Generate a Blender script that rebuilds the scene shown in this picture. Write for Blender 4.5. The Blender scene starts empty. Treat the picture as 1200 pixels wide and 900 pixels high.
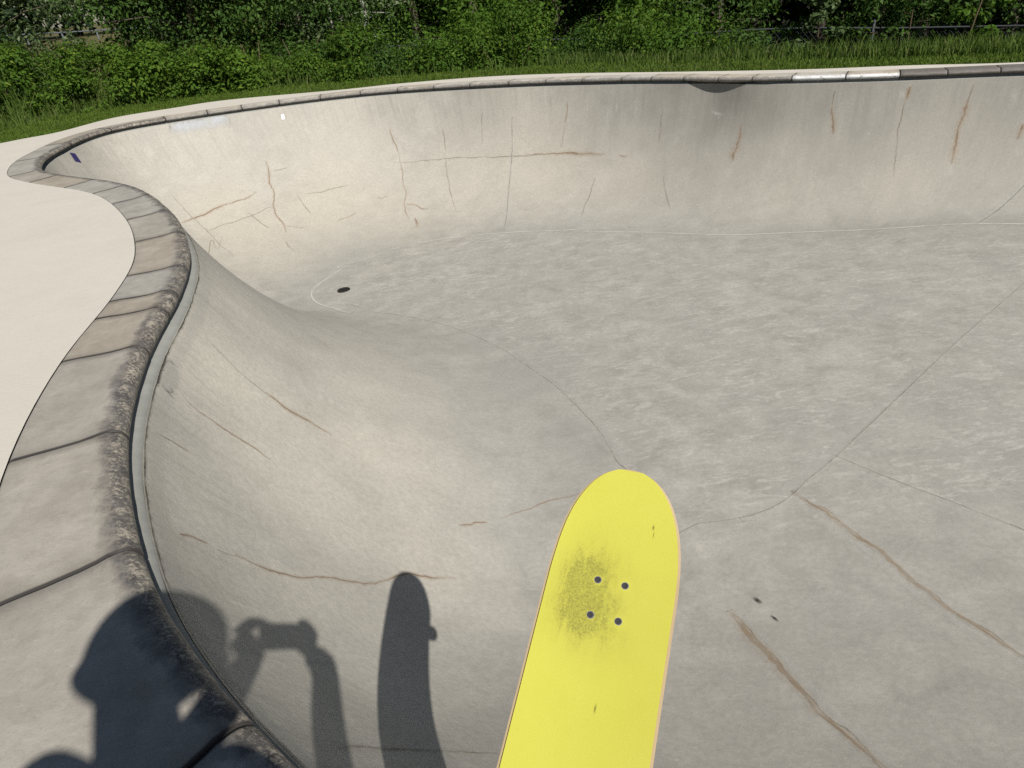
import bpy, bmesh, math, random
import numpy as np
from mathutils import Vector, Matrix, noise as mnoise
from mathutils.bvhtree import BVHTree
from mathutils.geometry import delaunay_2d_cdt
random.seed(7); RNG = np.random.default_rng(7)
scene = bpy.context.scene
COL = scene.collection
PI = math.pi
# ---------------- camera (phone lens about a metre above the coping, tipped down and rolled) --------
F_PX, PITCH, ROLL, H = 820.0, math.radians(30.0), math.radians(6.0), 1.02
def ray(px, py):
    x = (px - 600.0) / F_PX; y = -(py - 450.0) / F_PX
    c, s = math.cos(ROLL), math.sin(ROLL)
    X = c * x + s * y; Y = -s * x + c * y
    return np.array([X, math.cos(PITCH) + math.sin(PITCH) * Y, -math.sin(PITCH) + math.cos(PITCH) * Y])
def at(px, py, z=0.0):                     # point of the horizontal plane z seen at a photo position
    d = ray(px, py); return np.array([0, 0, H]) + d * ((H - z) / -d[2])
def proj(Q):
    Q = np.asarray(Q, float) - [0, 0, H]
    fw = Q[..., 1] * math.cos(PITCH) - Q[..., 2] * math.sin(PITCH)
    Y = Q[..., 1] * math.sin(PITCH) + Q[..., 2] * math.cos(PITCH); X = Q[..., 0]
    c, s = math.cos(ROLL), math.sin(ROLL)
    return np.stack([600 + F_PX * (c * X - s * Y) / fw, 450 - F_PX * (s * X + c * Y) / fw], -1)
Z0, ZX = -1.27, 0.06
def floor_z(x, y): return Z0 + ZX * x
def at_floor(px, py):
    d = ray(px, py); t = (H - Z0) / -(d[2] - ZX * d[0]); return np.array([0, 0, H]) + d * t
def catmull(P, n, closed=True):            # P: list of points, n samples per span
    P = np.asarray(P, float); N = len(P); out = []
    for i in range(N):
        p0, p1, p2, p3 = P[(i - 1) % N], P[i], P[(i + 1) % N], P[(i + 2) % N]
        for k in range(n):
            t = k / n
            out.append(.5 * ((2 * p1) + (-p0 + p2) * t + (2 * p0 - 5 * p1 + 4 * p2 - p3) * t * t + (-p0 + 3 * p1 - 3 * p2 + p3) * t ** 3))
    return np.array(out)
S = H / 1.2
vis = [(355,900),(240,780),(165,650),(146,507),(172,405),(210,335),(221,287),(200,245),(153,216.4),(74,204.4),(48,196),(66,176),(133,150),(280,126),(433,107),(600,96),(760,91),(850,91.5),(930,90),(1060,86),(1200,80)]
LIP0 = [at(*q)[:2] for q in vis]
LIP1 = [np.array(q) * S for q in [(6.1,6.62),(6.85,5.9),(7.3,4.6),(7.1,2.9),(6.2,1.3),(4.8,.2),(3.3,-.35),(2.0,-.45),(1.0,-.25),(.3,.1)]]
LIP_CTRL = LIP0 + LIP1
NS = 24
LIP = catmull(LIP_CTRL, NS)
# flat-bottom boundary
BASE_PX = [(728,556),(715,525),(680,480),(620,430),(560,395),(480,371),(420,364),(385,361),(368,353),(365,345),(372,336),(395,322),(430,302),(480,287),(530,279),(590,273),(700,271),(800,274),(900,274),(1000,270),(1100,264),(1200,262)]
BASE0 = [at_floor(*q)[:2] for q in BASE_PX]
BASE1 = [np.array(q) * S for q in [(5.35,5.5),(5.6,4.7),(5.3,3.8),(4.5,3.15),(3.4,2.85),(2.4,2.75),(1.6,2.75),(1.1,2.8),(.8,2.95)]]
BASE = catmull(BASE0 + BASE1, NS)
PAIR = [(0,30),(1,30.5),(2,31.0),(3,31.5),(4,32.0),(5,33),(6,34),(7,35.25),(8,36.7),(9,39),(10,39.6),(11,40.2),(12,41.3),(13,43.3),(14,45),(15,46.3),(16,47.3),(17,48.2),(18,49),(19,50),(20,51),(21,52),(22,53),(23,54),(24,55),(25,56),(26,56.8),(27,57.7),(28,58.7),(29,59.6),(30,60.4)]
NL, NB = len(LIP_CTRL), len(BASE0 + BASE1)
def curve_at(samples, n, u):               # periodic linear lookup, u in control units
    m = len(samples); x = (np.asarray(u) * n) % m; i = np.floor(x).astype(int); f = (x - i)[..., None]
    return samples[i % m] * (1 - f) + samples[(i + 1) % m] * f
def base_param(u):
    xs = [p[0] for p in PAIR]; ys = [p[1] for p in PAIR]
    xs = [xs[-2] - NL, xs[-1] - NL] + xs + [NL, NL + 1]; ys = [ys[-2] - NB, ys[-1] - NB] + ys + [ys[0] + NB, ys[1] + NB]
    return np.interp(u, xs, ys)
def smooth(a, k, closed=True):
    for _ in range(k): a = (np.roll(a, 1, 0) + 2 * a + np.roll(a, -1, 0)) / 4
    return a
NU, NV = 640, 56
# equal arc-length stations along the lip
_seg = np.linalg.norm(np.diff(np.vstack([LIP, LIP[:1]]), axis=0), axis=1); _cum = np.concatenate([[0], np.cumsum(_seg)])
PERIM = _cum[-1]
def u_of_s(s): return np.interp(np.asarray(s) % PERIM, _cum, np.arange(len(_cum)) / NS)
U = u_of_s(np.arange(NU) / NU * PERIM)
NF = 1280                                  # fine lip stations (about every 24 mm)
LIPF = smooth(curve_at(LIP, NS, u_of_s(np.arange(NF) / NF * PERIM)), 36)
TANF = np.roll(LIPF, -1, 0) - np.roll(LIPF, 1, 0); TANF /= np.linalg.norm(TANF, axis=1)[:, None]
NRMF = np.stack([TANF[:, 1], -TANF[:, 0]], 1)          # towards the bowl
NRMF = smooth(NRMF, 8); NRMF /= np.linalg.norm(NRMF, axis=1)[:, None]
LU = LIPF[::NF // NU]
BU = curve_at(BASE, NS, base_param(U))
BU = smooth(BU, 30)
_ux = (U + NL / 2) % NL - NL / 2
BU = LU + (BU - LU) * (1 - .26 * np.exp(-((_ux - 1.6) / 3.0) ** 2))[:, None]
# how far below the coping the shell starts: a mortar band shows only along the near left side
def near_left(xy): return np.clip((5.6 - xy[:, 1]) / 1.0, 0, 1) * np.clip((1.2 - xy[:, 0]) / .6, 0, 1)
ZT = smooth(-.060 - .030 * near_left(LU), 20)
PHI_A, PHI_NEAR = 0.30, 0.50
PHI0 = PHI_A + (PHI_NEAR - PHI_A) * smooth(near_left(LU), 20)
def wall_row(v):
    phi = PHI0 + (math.pi / 2 - PHI0) * v
    t = ((np.cos(PHI0) - np.cos(phi)) / np.cos(PHI0))[:, None]; g = (np.sin(phi) - np.sin(PHI0)) / (1 - np.sin(PHI0))
    xy = LU + (BU - LU) * t + NRMF[::NF // NU] * (.016 * (1 - t))
    z = ZT + (floor_z(BU[:, 0], BU[:, 1]) - ZT) * g
    return np.concatenate([xy, z[:, None]], 1)
WALL = np.array([wall_row((k / NV) ** 1.15) for k in range(NV + 1)])     # [NV+1, NU, 3]
def inside(p, poly):
    x, y = p[0], p[1]; X, Y = poly[:, 0], poly[:, 1]; X2, Y2 = np.roll(X, -1), np.roll(Y, -1)
    c = ((Y > y) != (Y2 > y)) & (x < (X2 - X) * (y - Y) / (Y2 - Y + 1e-15) + X)
    return bool(c.sum() % 2)
CAM = np.array([0, 0, H])

# ---------------- object helpers ---------------------------------------------------------------
def mesh_obj(name, verts, faces, mat=None, parent=None, smooth=True, uvs=None, attrs=None, mat_idx=None):
    me = bpy.data.meshes.new(name)
    me.from_pydata([tuple(map(float, v)) for v in verts], [], [tuple(map(int, f)) for f in faces])
    for m in (mat if isinstance(mat, (list, tuple)) else [mat]):
        if m: me.materials.append(m)
    if smooth: me.polygons.foreach_set('use_smooth', [True] * len(me.polygons))
    if mat_idx is not None: me.polygons.foreach_set('material_index', list(map(int, mat_idx)))
    if uvs is not None:
        uv = me.uv_layers.new(name='UVMap'); li = np.zeros(len(me.loops), dtype=np.int32); me.loops.foreach_get('vertex_index', li)
        uv.data.foreach_set('uv', np.asarray(uvs, dtype=np.float32)[li].ravel())
    for k, v in (attrs or {}).items():
        a = me.attributes.new(k, 'FLOAT', 'POINT'); a.data.foreach_set('value', np.asarray(v, dtype=np.float32))
    me.update()
    o = bpy.data.objects.new(name, me); COL.objects.link(o)
    if parent: o.parent = parent
    return o
def from_bm(name, bm, mat=None, parent=None, smooth=True):
    me = bpy.data.meshes.new(name); bm.normal_update(); bm.to_mesh(me); bm.free()
    for m in (mat if isinstance(mat, (list, tuple)) else [mat]):
        if m: me.materials.append(m)
    if smooth: me.polygons.foreach_set('use_smooth', [True] * len(me.polygons))
    o = bpy.data.objects.new(name, me); COL.objects.link(o)
    if parent: o.parent = parent
    return o
def thing(name, label, cat, loc=(0, 0, 0), group=None):
    o = bpy.data.objects.new(name, None); COL.objects.link(o); o.location = loc; o.empty_display_size = .1
    o['label'] = label; o['category'] = cat
    if group: o['group'] = group
    return o
def tag(o, label=None, cat=None, group=None, kind=None):
    if label: o['label'] = label
    if cat: o['category'] = cat
    if group: o['group'] = group
    if kind: o['kind'] = kind
    return o
def tube(bm, pts, radii, n=8, cap=True):
    pts = [Vector(p) for p in pts]; rings = []
    for i, p in enumerate(pts):
        t = (pts[min(i + 1, len(pts) - 1)] - pts[max(i - 1, 0)]).normalized()
        a = t.orthogonal().normalized() if i == 0 else (rings[-1][1] - t * rings[-1][1].dot(t)).normalized()
        b = t.cross(a); r = radii[i] if hasattr(radii, '__len__') else radii
        rings.append(([bm.verts.new(p + (a * math.cos(2 * PI * k / n) + b * math.sin(2 * PI * k / n)) * r) for k in range(n)], a))
    for (r0, _), (r1, _) in zip(rings, rings[1:]):
        for k in range(n): bm.faces.new((r0[k], r0[(k + 1) % n], r1[(k + 1) % n], r1[k]))
    if cap: bm.faces.new(rings[0][0][::-1]); bm.faces.new(rings[-1][0])
def box(bm, M, sx, sy, sz, bev=0.0):
    r = bmesh.ops.create_cube(bm, size=1.0, matrix=M @ Matrix.Diagonal((sx, sy, sz, 1)))
    if bev:
        vs = set(r['verts']); es = [e for e in bm.edges if e.verts[0] in vs and e.verts[1] in vs]
        bmesh.ops.bevel(bm, geom=es, offset=bev, segments=2, affect='EDGES', profile=.5)
def disc_stack(bm, M, prof, n=24):         # lathe around local z: prof = [(r, z)...]
    rings = []
    for r, z in prof:
        if r < 1e-6: rings.append([bm.verts.new(M @ Vector((0, 0, z)))])
        else: rings.append([bm.verts.new(M @ Vector((r * math.cos(2 * PI * k / n), r * math.sin(2 * PI * k / n), z))) for k in range(n)])
    for a, b in zip(rings, rings[1:]):
        for k in range(n):
            q = (k + 1) % n
            if len(a) == 1 and len(b) == 1: continue
            if len(a) == 1: bm.faces.new((a[0], b[k], b[q]))
            elif len(b) == 1: bm.faces.new((a[k], a[q], b[0]))
            else: bm.faces.new((a[k], a[q], b[q], b[k]))

# ---------------- materials --------------------------------------------------------------------
class NT:
    def __init__(s, name):
        s.m = bpy.data.materials.new(name); s.m.use_nodes = True; s.t = s.m.node_tree; s.t.nodes.clear()
        s.out = s.t.nodes.new('ShaderNodeOutputMaterial')
    def n(s, typ, **kw):
        nd = s.t.nodes.new(typ)
        for k, v in kw.items():
            if k in nd.inputs: s.set(nd.inputs[k], v)
            else: setattr(nd, k, v)
        return nd
    def set(s, inp, v):
        if isinstance(v, bpy.types.NodeSocket): s.t.links.new(v, inp)
        else: inp.default_value = v
    def noise(s, vec, scale, detail=4, rough=.6, dist=0.0):
        nd = s.n('ShaderNodeTexNoise'); nd.inputs['Scale'].default_value = scale; nd.inputs['Detail'].default_value = detail
        nd.inputs['Roughness'].default_value = rough; nd.inputs['Distortion'].default_value = dist
        if vec is not None: s.t.links.new(vec, nd.inputs['Vector'])
        return nd.outputs['Fac']
    def ramp(s, f, stops):
        nd = s.n('ShaderNodeValToRGB'); cr = nd.color_ramp
        while len(cr.elements) < len(stops): cr.elements.new(.5)
        for e, (p, c) in zip(cr.elements, stops): e.position = p; e.color = c if len(c) == 4 else (*c, 1)
        s.t.links.new(f, nd.inputs['Fac']); return nd.outputs['Color']
    def maprange(s, f, a, b, c=0.0, d=1.0):
        nd = s.n('ShaderNodeMapRange'); s.set(nd.inputs['Value'], f)
        for k, v in zip(('From Min', 'From Max', 'To Min', 'To Max'), (a, b, c, d)): s.set(nd.inputs[k], v)
        return nd.outputs['Result']
    def math(s, op, a, b=0.0, clamp=False):
        nd = s.n('ShaderNodeMath', operation=op, use_clamp=clamp); s.set(nd.inputs[0], a); s.set(nd.inputs[1], b); return nd.outputs[0]
    def mix(s, f, a, b, mode='MIX'):
        nd = s.n('ShaderNodeMix', data_type='RGBA', blend_type=mode); s.set(nd.inputs['Factor'], f)
        for i, v in ((6, a), (7, b)): s.set(nd.inputs[i], v if isinstance(v, bpy.types.NodeSocket) or len(v) == 4 else (*v, 1))
        return nd.outputs[2]
    def attr(s, name): return s.n('ShaderNodeAttribute', attribute_name=name).outputs['Fac']
    def obj(s): return s.n('ShaderNodeTexCoord').outputs['Object']
    def uv(s): return s.n('ShaderNodeTexCoord').outputs['UV']
    def mapping(s, vec, scale=(1, 1, 1), rot=(0, 0, 0)):
        nd = s.n('ShaderNodeMapping'); s.t.links.new(vec, nd.inputs['Vector']); nd.inputs['Scale'].default_value = scale; nd.inputs['Rotation'].default_value = rot
        return nd.outputs['Vector']
    def bump(s, h, strength=.3, dist=.01):
        nd = s.n('ShaderNodeBump'); s.set(nd.inputs['Height'], h); nd.inputs['Strength'].default_value = strength; nd.inputs['Distance'].default_value = dist
        return nd.outputs['Normal']
    def bsdf(s, color, rough=.8, normal=None, spec=.3, metal=0.0):
        nd = s.n('ShaderNodeBsdfPrincipled'); s.set(nd.inputs['Base Color'], color if isinstance(color, bpy.types.NodeSocket) else (*color[:3], 1))
        s.set(nd.inputs['Roughness'], rough); nd.inputs['Specular IOR Level'].default_value = spec; nd.inputs['Metallic'].default_value = metal
        if normal is not None: s.t.links.new(normal, nd.inputs['Normal'])
        return nd.outputs['BSDF']
    def end(s, sh): s.t.links.new(sh, s.out.inputs['Surface']); return s.m
def plain(name, col, rough=.6, metal=0.0, var=.15, scale=40, bump=0.0):
    t = NT(name); f = t.noise(t.obj(), scale, 4)
    c = t.mix(f, tuple(x * (1 - var) for x in col[:3]), tuple(min(1, x * (1 + var)) for x in col[:3]))
    return t.end(t.bsdf(c, rough, t.bump(f, bump, .004) if bump else None, metal=metal))

def mat_bowl():
    t = NT('weathered_bowl_concrete'); o = t.obj(); uv = t.uv(); wall = t.attr('wall'); dark = t.attr('stain'); warm = t.attr('warm'); smoo = t.attr('polish')
    big = t.noise(o, .9, 5, .6); mid = t.noise(o, 5, 6, .65, .4); fine = t.noise(o, 46, 5, .7); grit = t.noise(o, 420, 3, .7)
    floor_c = t.mix(t.maprange(mid, .3, .7), (.280, .268, .236), (.425, .405, .358))
    floor_c = t.mix(t.maprange(big, .38, .66, 0, .7), floor_c, (.322, .316, .286))
    wall_c = t.mix(t.maprange(mid, .3, .7), (.315, .300, .264), (.405, .386, .340))
    wall_c = t.mix(t.maprange(big, .35, .7, 0, .6), wall_c, (.420, .392, .335))
    c = t.mix(wall, floor_c, wall_c)
    c = t.mix(t.math('MULTIPLY', warm, .48), c, (.480, .432, .345))
    # trowel sweeps and broom-like brush marks on the flat
    flat = t.attr('flat'); pale = t.attr('pale')
    c = t.mix(t.math('MULTIPLY', pale, .8), c, t.mix(mid, (.44, .415, .36), (.51, .487, .43)))
    sw = t.noise(t.mapping(o, (3.0, 8.5, 6), (0, 0, .35)), 2.0, 8, .74, 1.5)
    c = t.mix(t.math('MULTIPLY', t.maprange(sw, .50, .64), t.math('MULTIPLY', t.maprange(flat, 0, 1, .16, .62), t.maprange(t.noise(o, 1.7, 4, .6), .35, .62, .5, 1.1))), c, (.52, .50, .45))
    sw2 = t.noise(t.mapping(o, (9, 4, 6), (0, 0, .9)), 2.4, 8, .76, 1.6)
    c = t.mix(t.math('MULTIPLY', t.maprange(sw2, .53, .66), t.math('MULTIPLY', t.maprange(flat, 0, 1, .10, .42), t.maprange(t.noise(o, 1.25, 4, .6, .6), .38, .62, .1, 1.0))), c, (.49, .47, .42))
    # run-off streaks down the wall
    st = t.noise(t.mapping(uv, (16, .9, 1)), 1.0, 6, .65); stm = t.attr('rim')
    c = t.mix(t.math('MULTIPLY', t.maprange(st, .5, .72), t.math('MULTIPLY', stm, .50)), c, (.235, .222, .195))
    st2 = t.noise(t.mapping(uv, (40, 1.6, 1)), 1.0, 4, .6)
    c = t.mix(t.math('MULTIPLY', t.maprange(st2, .62, .74), t.math('MULTIPLY', stm, .45)), c, (.58, .55, .48))
    st3 = t.noise(t.mapping(uv, (7, 1.3, 1)), 1.0, 7, .7)
    c = t.mix(t.math('MULTIPLY', dark, t.maprange(st3, .25, .68, .55, 1.0)), c, (.150, .144, .126))
    c = t.mix(t.math('MULTIPLY', t.math('MULTIPLY', smoo, .55), t.maprange(mid, .3, .7, .6, 1)), c, (.265, .262, .246))
    # pale scuffs, pocks, fine mottling
    sc = t.noise(t.mapping(o, (7, 22, 9), (.2, .1, -.5)), 2.4, 3, .5, .6)
    c = t.mix(t.maprange(sc, .70, .77, 0, .28), c, (.60, .58, .52))
    c = t.mix(t.maprange(fine, .38, .64, .0, .55), c, t.mix(.5, c, (.20, .19, .165)))
    c = t.mix(t.maprange(grit, .62, .78, 0, .25), c, (.14, .135, .12))
    c = t.mix(t.maprange(grit, .24, .36, .16, 0), c, (.62, .60, .54))
    pk = t.n('ShaderNodeTexVoronoi', feature='F1'); t.t.links.new(o, pk.inputs['Vector']); pk.inputs['Scale'].default_value = 34
    c = t.mix(t.math('MULTIPLY', t.maprange(pk.outputs['Distance'], .045, .075, 1, 0), t.maprange(mid, .52, .62, 0, .5)), c, (.12, .11, .095))
    c = t.mix(1.0, c, t.mix(pale, (1.02, 1.015, 1.01), (1.14, 1.125, 1.09)), 'MULTIPLY')
    h = t.math('ADD', t.math('MULTIPLY', mid, .5), t.math('ADD', t.math('MULTIPLY', fine, .30), t.math('MULTIPLY', grit, .22)))
    r = t.maprange(mid, .3, .7, .62, .82)
    return t.end(t.bsdf(c, r, t.bump(h, .42, .008), spec=.32))
def mat_deck():
    t = NT('pale_broomed_deck_concrete'); o = t.obj()
    big = t.noise(o, .7, 5, .6); mid = t.noise(o, 6, 5, .6); fine = t.noise(o, 120, 4, .7)
    br = t.noise(t.mapping(o, (5, 90, 5), (0, 0, .25)), 3, 4, .6, .2)
    c = t.mix(big, (.525, .488, .42), (.61, .572, .50))
    c = t.mix(t.maprange(mid, .35, .7, 0, .4), c, (.53, .49, .42))
    c = t.mix(t.maprange(fine, .55, .72, 0, .38), c, (.36, .335, .285))
    c = t.mix(t.maprange(t.noise(o, 2.3, 6, .65, .5), .5, .72, 0, .35), c, (.47, .435, .37)); c = t.mix(t.maprange(t.noise(o, 300, 2, .6), .68, .74, 0, .55), c, (.20, .185, .16))
    c = t.mix(t.maprange(br, .5, .7, 0, .22), c, (.45, .42, .36))
    return t.end(t.bsdf(c, .85, t.bump(t.math('ADD', br, fine), .28, .004), spec=.2))
def mat_coping(nm, lift=1.0, paint=None):
    t = NT(nm); o = t.obj(); v = t.attr('across'); rnd = t.n('ShaderNodeObjectInfo').outputs['Random']
    big = t.noise(o, 5, 5, .6, .3); mid = t.noise(o, 24, 6, .7); fine = t.noise(o, 160, 4, .7); grit = t.noise(o, 520, 3, .7)
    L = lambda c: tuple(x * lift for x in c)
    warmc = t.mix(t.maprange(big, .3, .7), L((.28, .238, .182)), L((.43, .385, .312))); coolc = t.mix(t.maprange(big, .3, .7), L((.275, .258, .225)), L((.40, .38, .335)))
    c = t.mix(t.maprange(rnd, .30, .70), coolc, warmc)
    c = t.mix(t.math('MULTIPLY', t.maprange(rnd, 0, 1, .0, .30), 1.0), c, (.25, .235, .205))
    c = t.mix(t.maprange(mid, .45, .70, 0, .36), c, L((.21, .182, .145)))
    scm = t.noise(t.mapping(o, (14, 40, 14), (0, 0, .6)), 1.6, 5, .7, .5); c = t.mix(t.maprange(scm, .58, .72, 0, .45), c, L((.47, .43, .36)))
    c = t.mix(t.maprange(fine, .56, .76, 0, .45), c, (.15, .135, .115)); c = t.mix(t.maprange(fine, .25, .4, .25, 0), c, (.55, .50, .42))
    # scraped, waxed nose: dark film broken by pale chips
    edge = t.maprange(t.math('ADD', v, t.math('MULTIPLY', t.math('SUBTRACT', t.noise(o, 13, 6, .75), .5), .28)), .605 if lift == 1.0 else .70, .700 if lift == 1.0 else .76)
    film = t.mix(t.maprange(mid, .35, .68), (.046, .043, .045), (.15, .138, .125)) if lift == 1.0 else t.mix(t.maprange(mid, .35, .68), (.13, .122, .114), (.27, .255, .23))
    if paint: film = t.mix(t.maprange(mid, .56, .66), paint, (.25, .235, .21))
    c = t.mix(t.math('MULTIPLY', edge, .93), c, film)
    chip = t.math('ADD', t.math('MULTIPLY', t.noise(o, 95, 6, .8, .25), .7), t.math('MULTIPLY', t.noise(o, 21, 4, .6), .3))
    top = t.math('MULTIPLY', t.maprange(v, .655, .72), t.maprange(v, .90, .83))
    c = t.mix(t.math('MULTIPLY', t.maprange(chip, .49, .57), t.math('MULTIPLY', top, .8 if lift == 1.0 else .12)), c, (.44, .39, .31))
    c = t.mix(t.math('MULTIPLY', t.attr('joint'), 1.3 if lift == 1.0 else .7, True), c, (.035, .031, .028))
    h = t.math('ADD', t.math('MULTIPLY', mid, .6), t.math('ADD', t.math('MULTIPLY', fine, .4), t.math('MULTIPLY', grit, .2)))
    return t.end(t.bsdf(c, t.maprange(edge, 0, 1, .8, .55), t.bump(h, .34, .005), spec=.3))
def mat_decal(name, core, halo, core_w, halo_a, break_up=.5, core_a=1.0, nscale=30):
    # a mark lying on concrete; fades out sideways through its own ragged edge
    t = NT(name); uv = t.uv(); o = t.obj(); sep = t.n('ShaderNodeSeparateXYZ'); t.t.links.new(uv, sep.inputs[0])
    n1 = t.noise(o, nscale, 5, .7); n2 = t.noise(o, 7, 4, .6); n3 = t.noise(o, 160, 3, .7)
    d = t.math('ABSOLUTE', t.math('ADD', t.math('SUBTRACT', sep.outputs[1], .5), t.math('MULTIPLY', t.math('SUBTRACT', n1, .5), .34)))
    fade = t.attr('fade')
    brk = t.maprange(n2, .5 - .3 * break_up, .5 + .12 * break_up, 1 - break_up, 1)
    ca = t.math('MULTIPLY', t.math('MULTIPLY', t.maprange(d, core_w * .5, core_w, 1, 0), brk), t.math('MULTIPLY', fade, core_a))
    ha = t.math('MULTIPLY', t.math('MULTIPLY', t.maprange(d, core_w, .42, 1, 0), t.maprange(n1, .3, .65)), t.math('MULTIPLY', fade, halo_a))
    c = t.mix(ca, t.mix(n3, tuple(x * .8 for x in halo), tuple(x * 1.2 for x in halo)), t.mix(n3, tuple(x * .6 for x in core), tuple(x * 1.3 for x in core)))
    a = t.math('MAXIMUM', ca, ha)
    mx = t.n('ShaderNodeMixShader'); t.t.links.new(a, mx.inputs[0]); t.t.links.new(t.n('ShaderNodeBsdfTransparent').outputs[0], mx.inputs[1])
    t.t.links.new(t.bsdf(c, .85, spec=.2), mx.inputs[2])
    return t.end(mx.outputs[0])
def mat_leaf(name, dark, light, trans=.35, tip=None):
    t = NT(name); g = t.n('ShaderNodeNewGeometry'); r = g.outputs['Random Per Island']; o = t.obj()
    n = t.noise(o, 1.3, 3, .6)
    c = t.mix(t.math('ADD', t.math('MULTIPLY', r, .6), t.math('MULTIPLY', t.maprange(n, .35, .65), .4)), dark, light)
    if tip: c = t.mix(t.maprange(r, .90, 1.0, 0, .8), c, tip)
    p = t.bsdf(c, .65, spec=.14); tr = t.n('ShaderNodeBsdfTranslucent'); t.t.links.new(t.mix(.5, c, (.16, .26, .03)), tr.inputs[0])
    mx = t.n('ShaderNodeMixShader'); mx.inputs[0].default_value = trans; t.t.links.new(p, mx.inputs[1]); t.t.links.new(tr.outputs[0], mx.inputs[2])
    return t.end(mx.outputs[0])
def mat_bark(name, a, b, sc=12):
    t = NT(name); o = t.obj(); n = t.noise(t.mapping(o, (1, 1, .25)), sc, 6, .7, .4)
    return t.end(t.bsdf(t.mix(t.maprange(n, .35, .65), a, b), .9, t.bump(n, .6, .02), spec=.15))
def mat_ground(name, a, b, cc):
    t = NT(name); o = t.obj(); n = t.noise(o, 2.2, 6, .65); f = t.noise(o, 40, 5, .7)
    c = t.mix(t.maprange(n, .35, .65), a, b); c = t.mix(t.maprange(f, .45, .7, 0, .7), c, cc)
    return t.end(t.bsdf(c, .95, t.bump(f, .6, .03), spec=.1))

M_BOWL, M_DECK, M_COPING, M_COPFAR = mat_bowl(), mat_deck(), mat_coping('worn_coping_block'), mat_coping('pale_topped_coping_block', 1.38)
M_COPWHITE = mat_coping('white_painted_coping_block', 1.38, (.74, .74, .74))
M_MORTAR = plain('dark_joint_mortar', (.040, .036, .033), .9, var=.35, scale=60, bump=.4)
M_BAND = plain('smooth_grey_mortar_band', (.275, .275, .25), .75, var=.22, scale=22, bump=.3)
M_WHITE = plain('scuffed_white_paint', (.76, .76, .76), .5, var=.10, scale=26, bump=.2)
M_PIPE = plain('dark_worn_coping', (.16, .145, .13), .6, var=.4, scale=30, bump=.4)
M_RUST = mat_decal('rusty_open_crack', (.185, .125, .078), (.44, .335, .235), .115, .40, .8, .85)
M_HAIR = mat_decal('fine_dark_crack', (.125, .100, .076), (.42, .36, .28), .14, .20, .95, .72)
M_JOINT = mat_decal('cut_floor_joint', (.175, .165, .148), (.60, .58, .52), .12, .45, .45, .85)
M_JPALE = mat_decal('pale_filled_joint', (.62, .60, .54), (.55, .53, .48), .20, .45, .4, .80)
M_PALE = mat_decal('pale_scrape', (.64, .62, .57), (.58, .56, .51), .25, .35, .7, .42)
M_RUSTW = mat_decal('wide_filled_crack', (.240, .170, .105), (.50, .42, .32), .16, .5, .7, .78)
M_EDGE = mat_decal('ragged_shell_edge', (.075, .068, .055), (.25, .235, .20), .16, .30, .45, .95)
M_FRINGE = mat_decal('pale_worn_fringe', (.56, .545, .50), (.54, .525, .48), .25, .34, .6, .32)
M_BLUE = mat_decal('faded_blue_white_paint', (.60, .65, .74), (.54, .57, .61), .30, .40, .8, .5)
M_SPOT = mat_decal('dark_spot', (.040, .036, .030), (.12, .11, .10), .36, .3, .1)

# ---------------- the bowl -----------------------------------------------------------------------
bowl = thing('skate_bowl', 'large weathered grey concrete skate bowl with rust-stained cracks and stone coping', 'skate bowl', (0, 0, 0))
# the far wall is cut back a little under the coping where its lip bulges
ibulge = int(np.argmin(np.linalg.norm(LU - np.array([2.28, 7.27]), axis=1)))
for k in range(NV + 1):
    z = WALL[k, :, 2]
    du = (np.arange(NU) - ibulge + NU // 2) % NU - NU // 2
    f_ = np.clip((z + .75) / .62, 0, 1); amt = .080 * np.exp(-(du / 6.5) ** 2) * f_ * f_ * (3 - 2 * f_)
    nrm = NRMF[::NF // NU]
    WALL[k, :, :2] -= nrm * amt[:, None]
RECESS = .080 * np.exp(-((((np.arange(NF) / (NF / NU)) - ibulge + NU // 2) % NU - NU // 2) / 6.5) ** 2)
arc = np.arange(NU) / NU * PERIM
verts = WALL.reshape(-1, 3).tolist(); faces = []; wallv = []; uvs = []
for k in range(NV + 1):
    v = k / NV
    for i in range(NU): wallv.append(1.0 - max(0.0, min(1.0, (v - .62) / .3))); uvs.append((arc[i], WALL[k, i, 2]))
for k in range(NV):
    for i in range(NU):
        j = (i + 1) % NU
        faces.append((k * NU + i, (k + 1) * NU + i, (k + 1) * NU + j, k * NU + j))
base_i = NV * NU
bp = [Vector((float(p[0]), float(p[1]))) for p in WALL[-1, :, :2]]
gx = [Vector((x, y)) for x in np.arange(-2.4, 5.4, .07) for y in np.arange(1.4, 7.6, .07)
      if inside((x, y), WALL[-1, :, :2]) and np.min(np.linalg.norm(WALL[-1, :, :2] - [x, y], axis=1)) > .04]
cdt = delaunay_2d_cdt(bp + gx, [(i, (i + 1) % NU) for i in range(NU)], [list(range(NU))], 1, 1e-5)
cmap = {}
for i, p in enumerate(cdt[0]):
    o_ids = [q for q in cdt[3][i]]
    b = [q for q in o_ids if q < NU]
    if b: cmap[i] = base_i + b[0]
    else:
        cmap[i] = len(verts); verts.append((p.x, p.y, float(floor_z(p.x, p.y)))); wallv.append(0.0); uvs.append((p.x, p.y))
for f in cdt[2]:
    ids = [cmap[i] for i in f]
    if len(set(ids)) >= 3:
        a, b_, c_ = (Vector(verts[q]) for q in ids[:3])
        if (b_ - a).cross(c_ - a).z < 0: ids = ids[::-1]
        faces.append(tuple(ids))
V = np.array(verts)
BVH = BVHTree.FromPolygons([Vector(v) for v in verts], faces)
def on_bowl(px, py):
    h = BVH.ray_cast(Vector(CAM), Vector(ray(px, py)).normalized()); return h[0]
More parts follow.
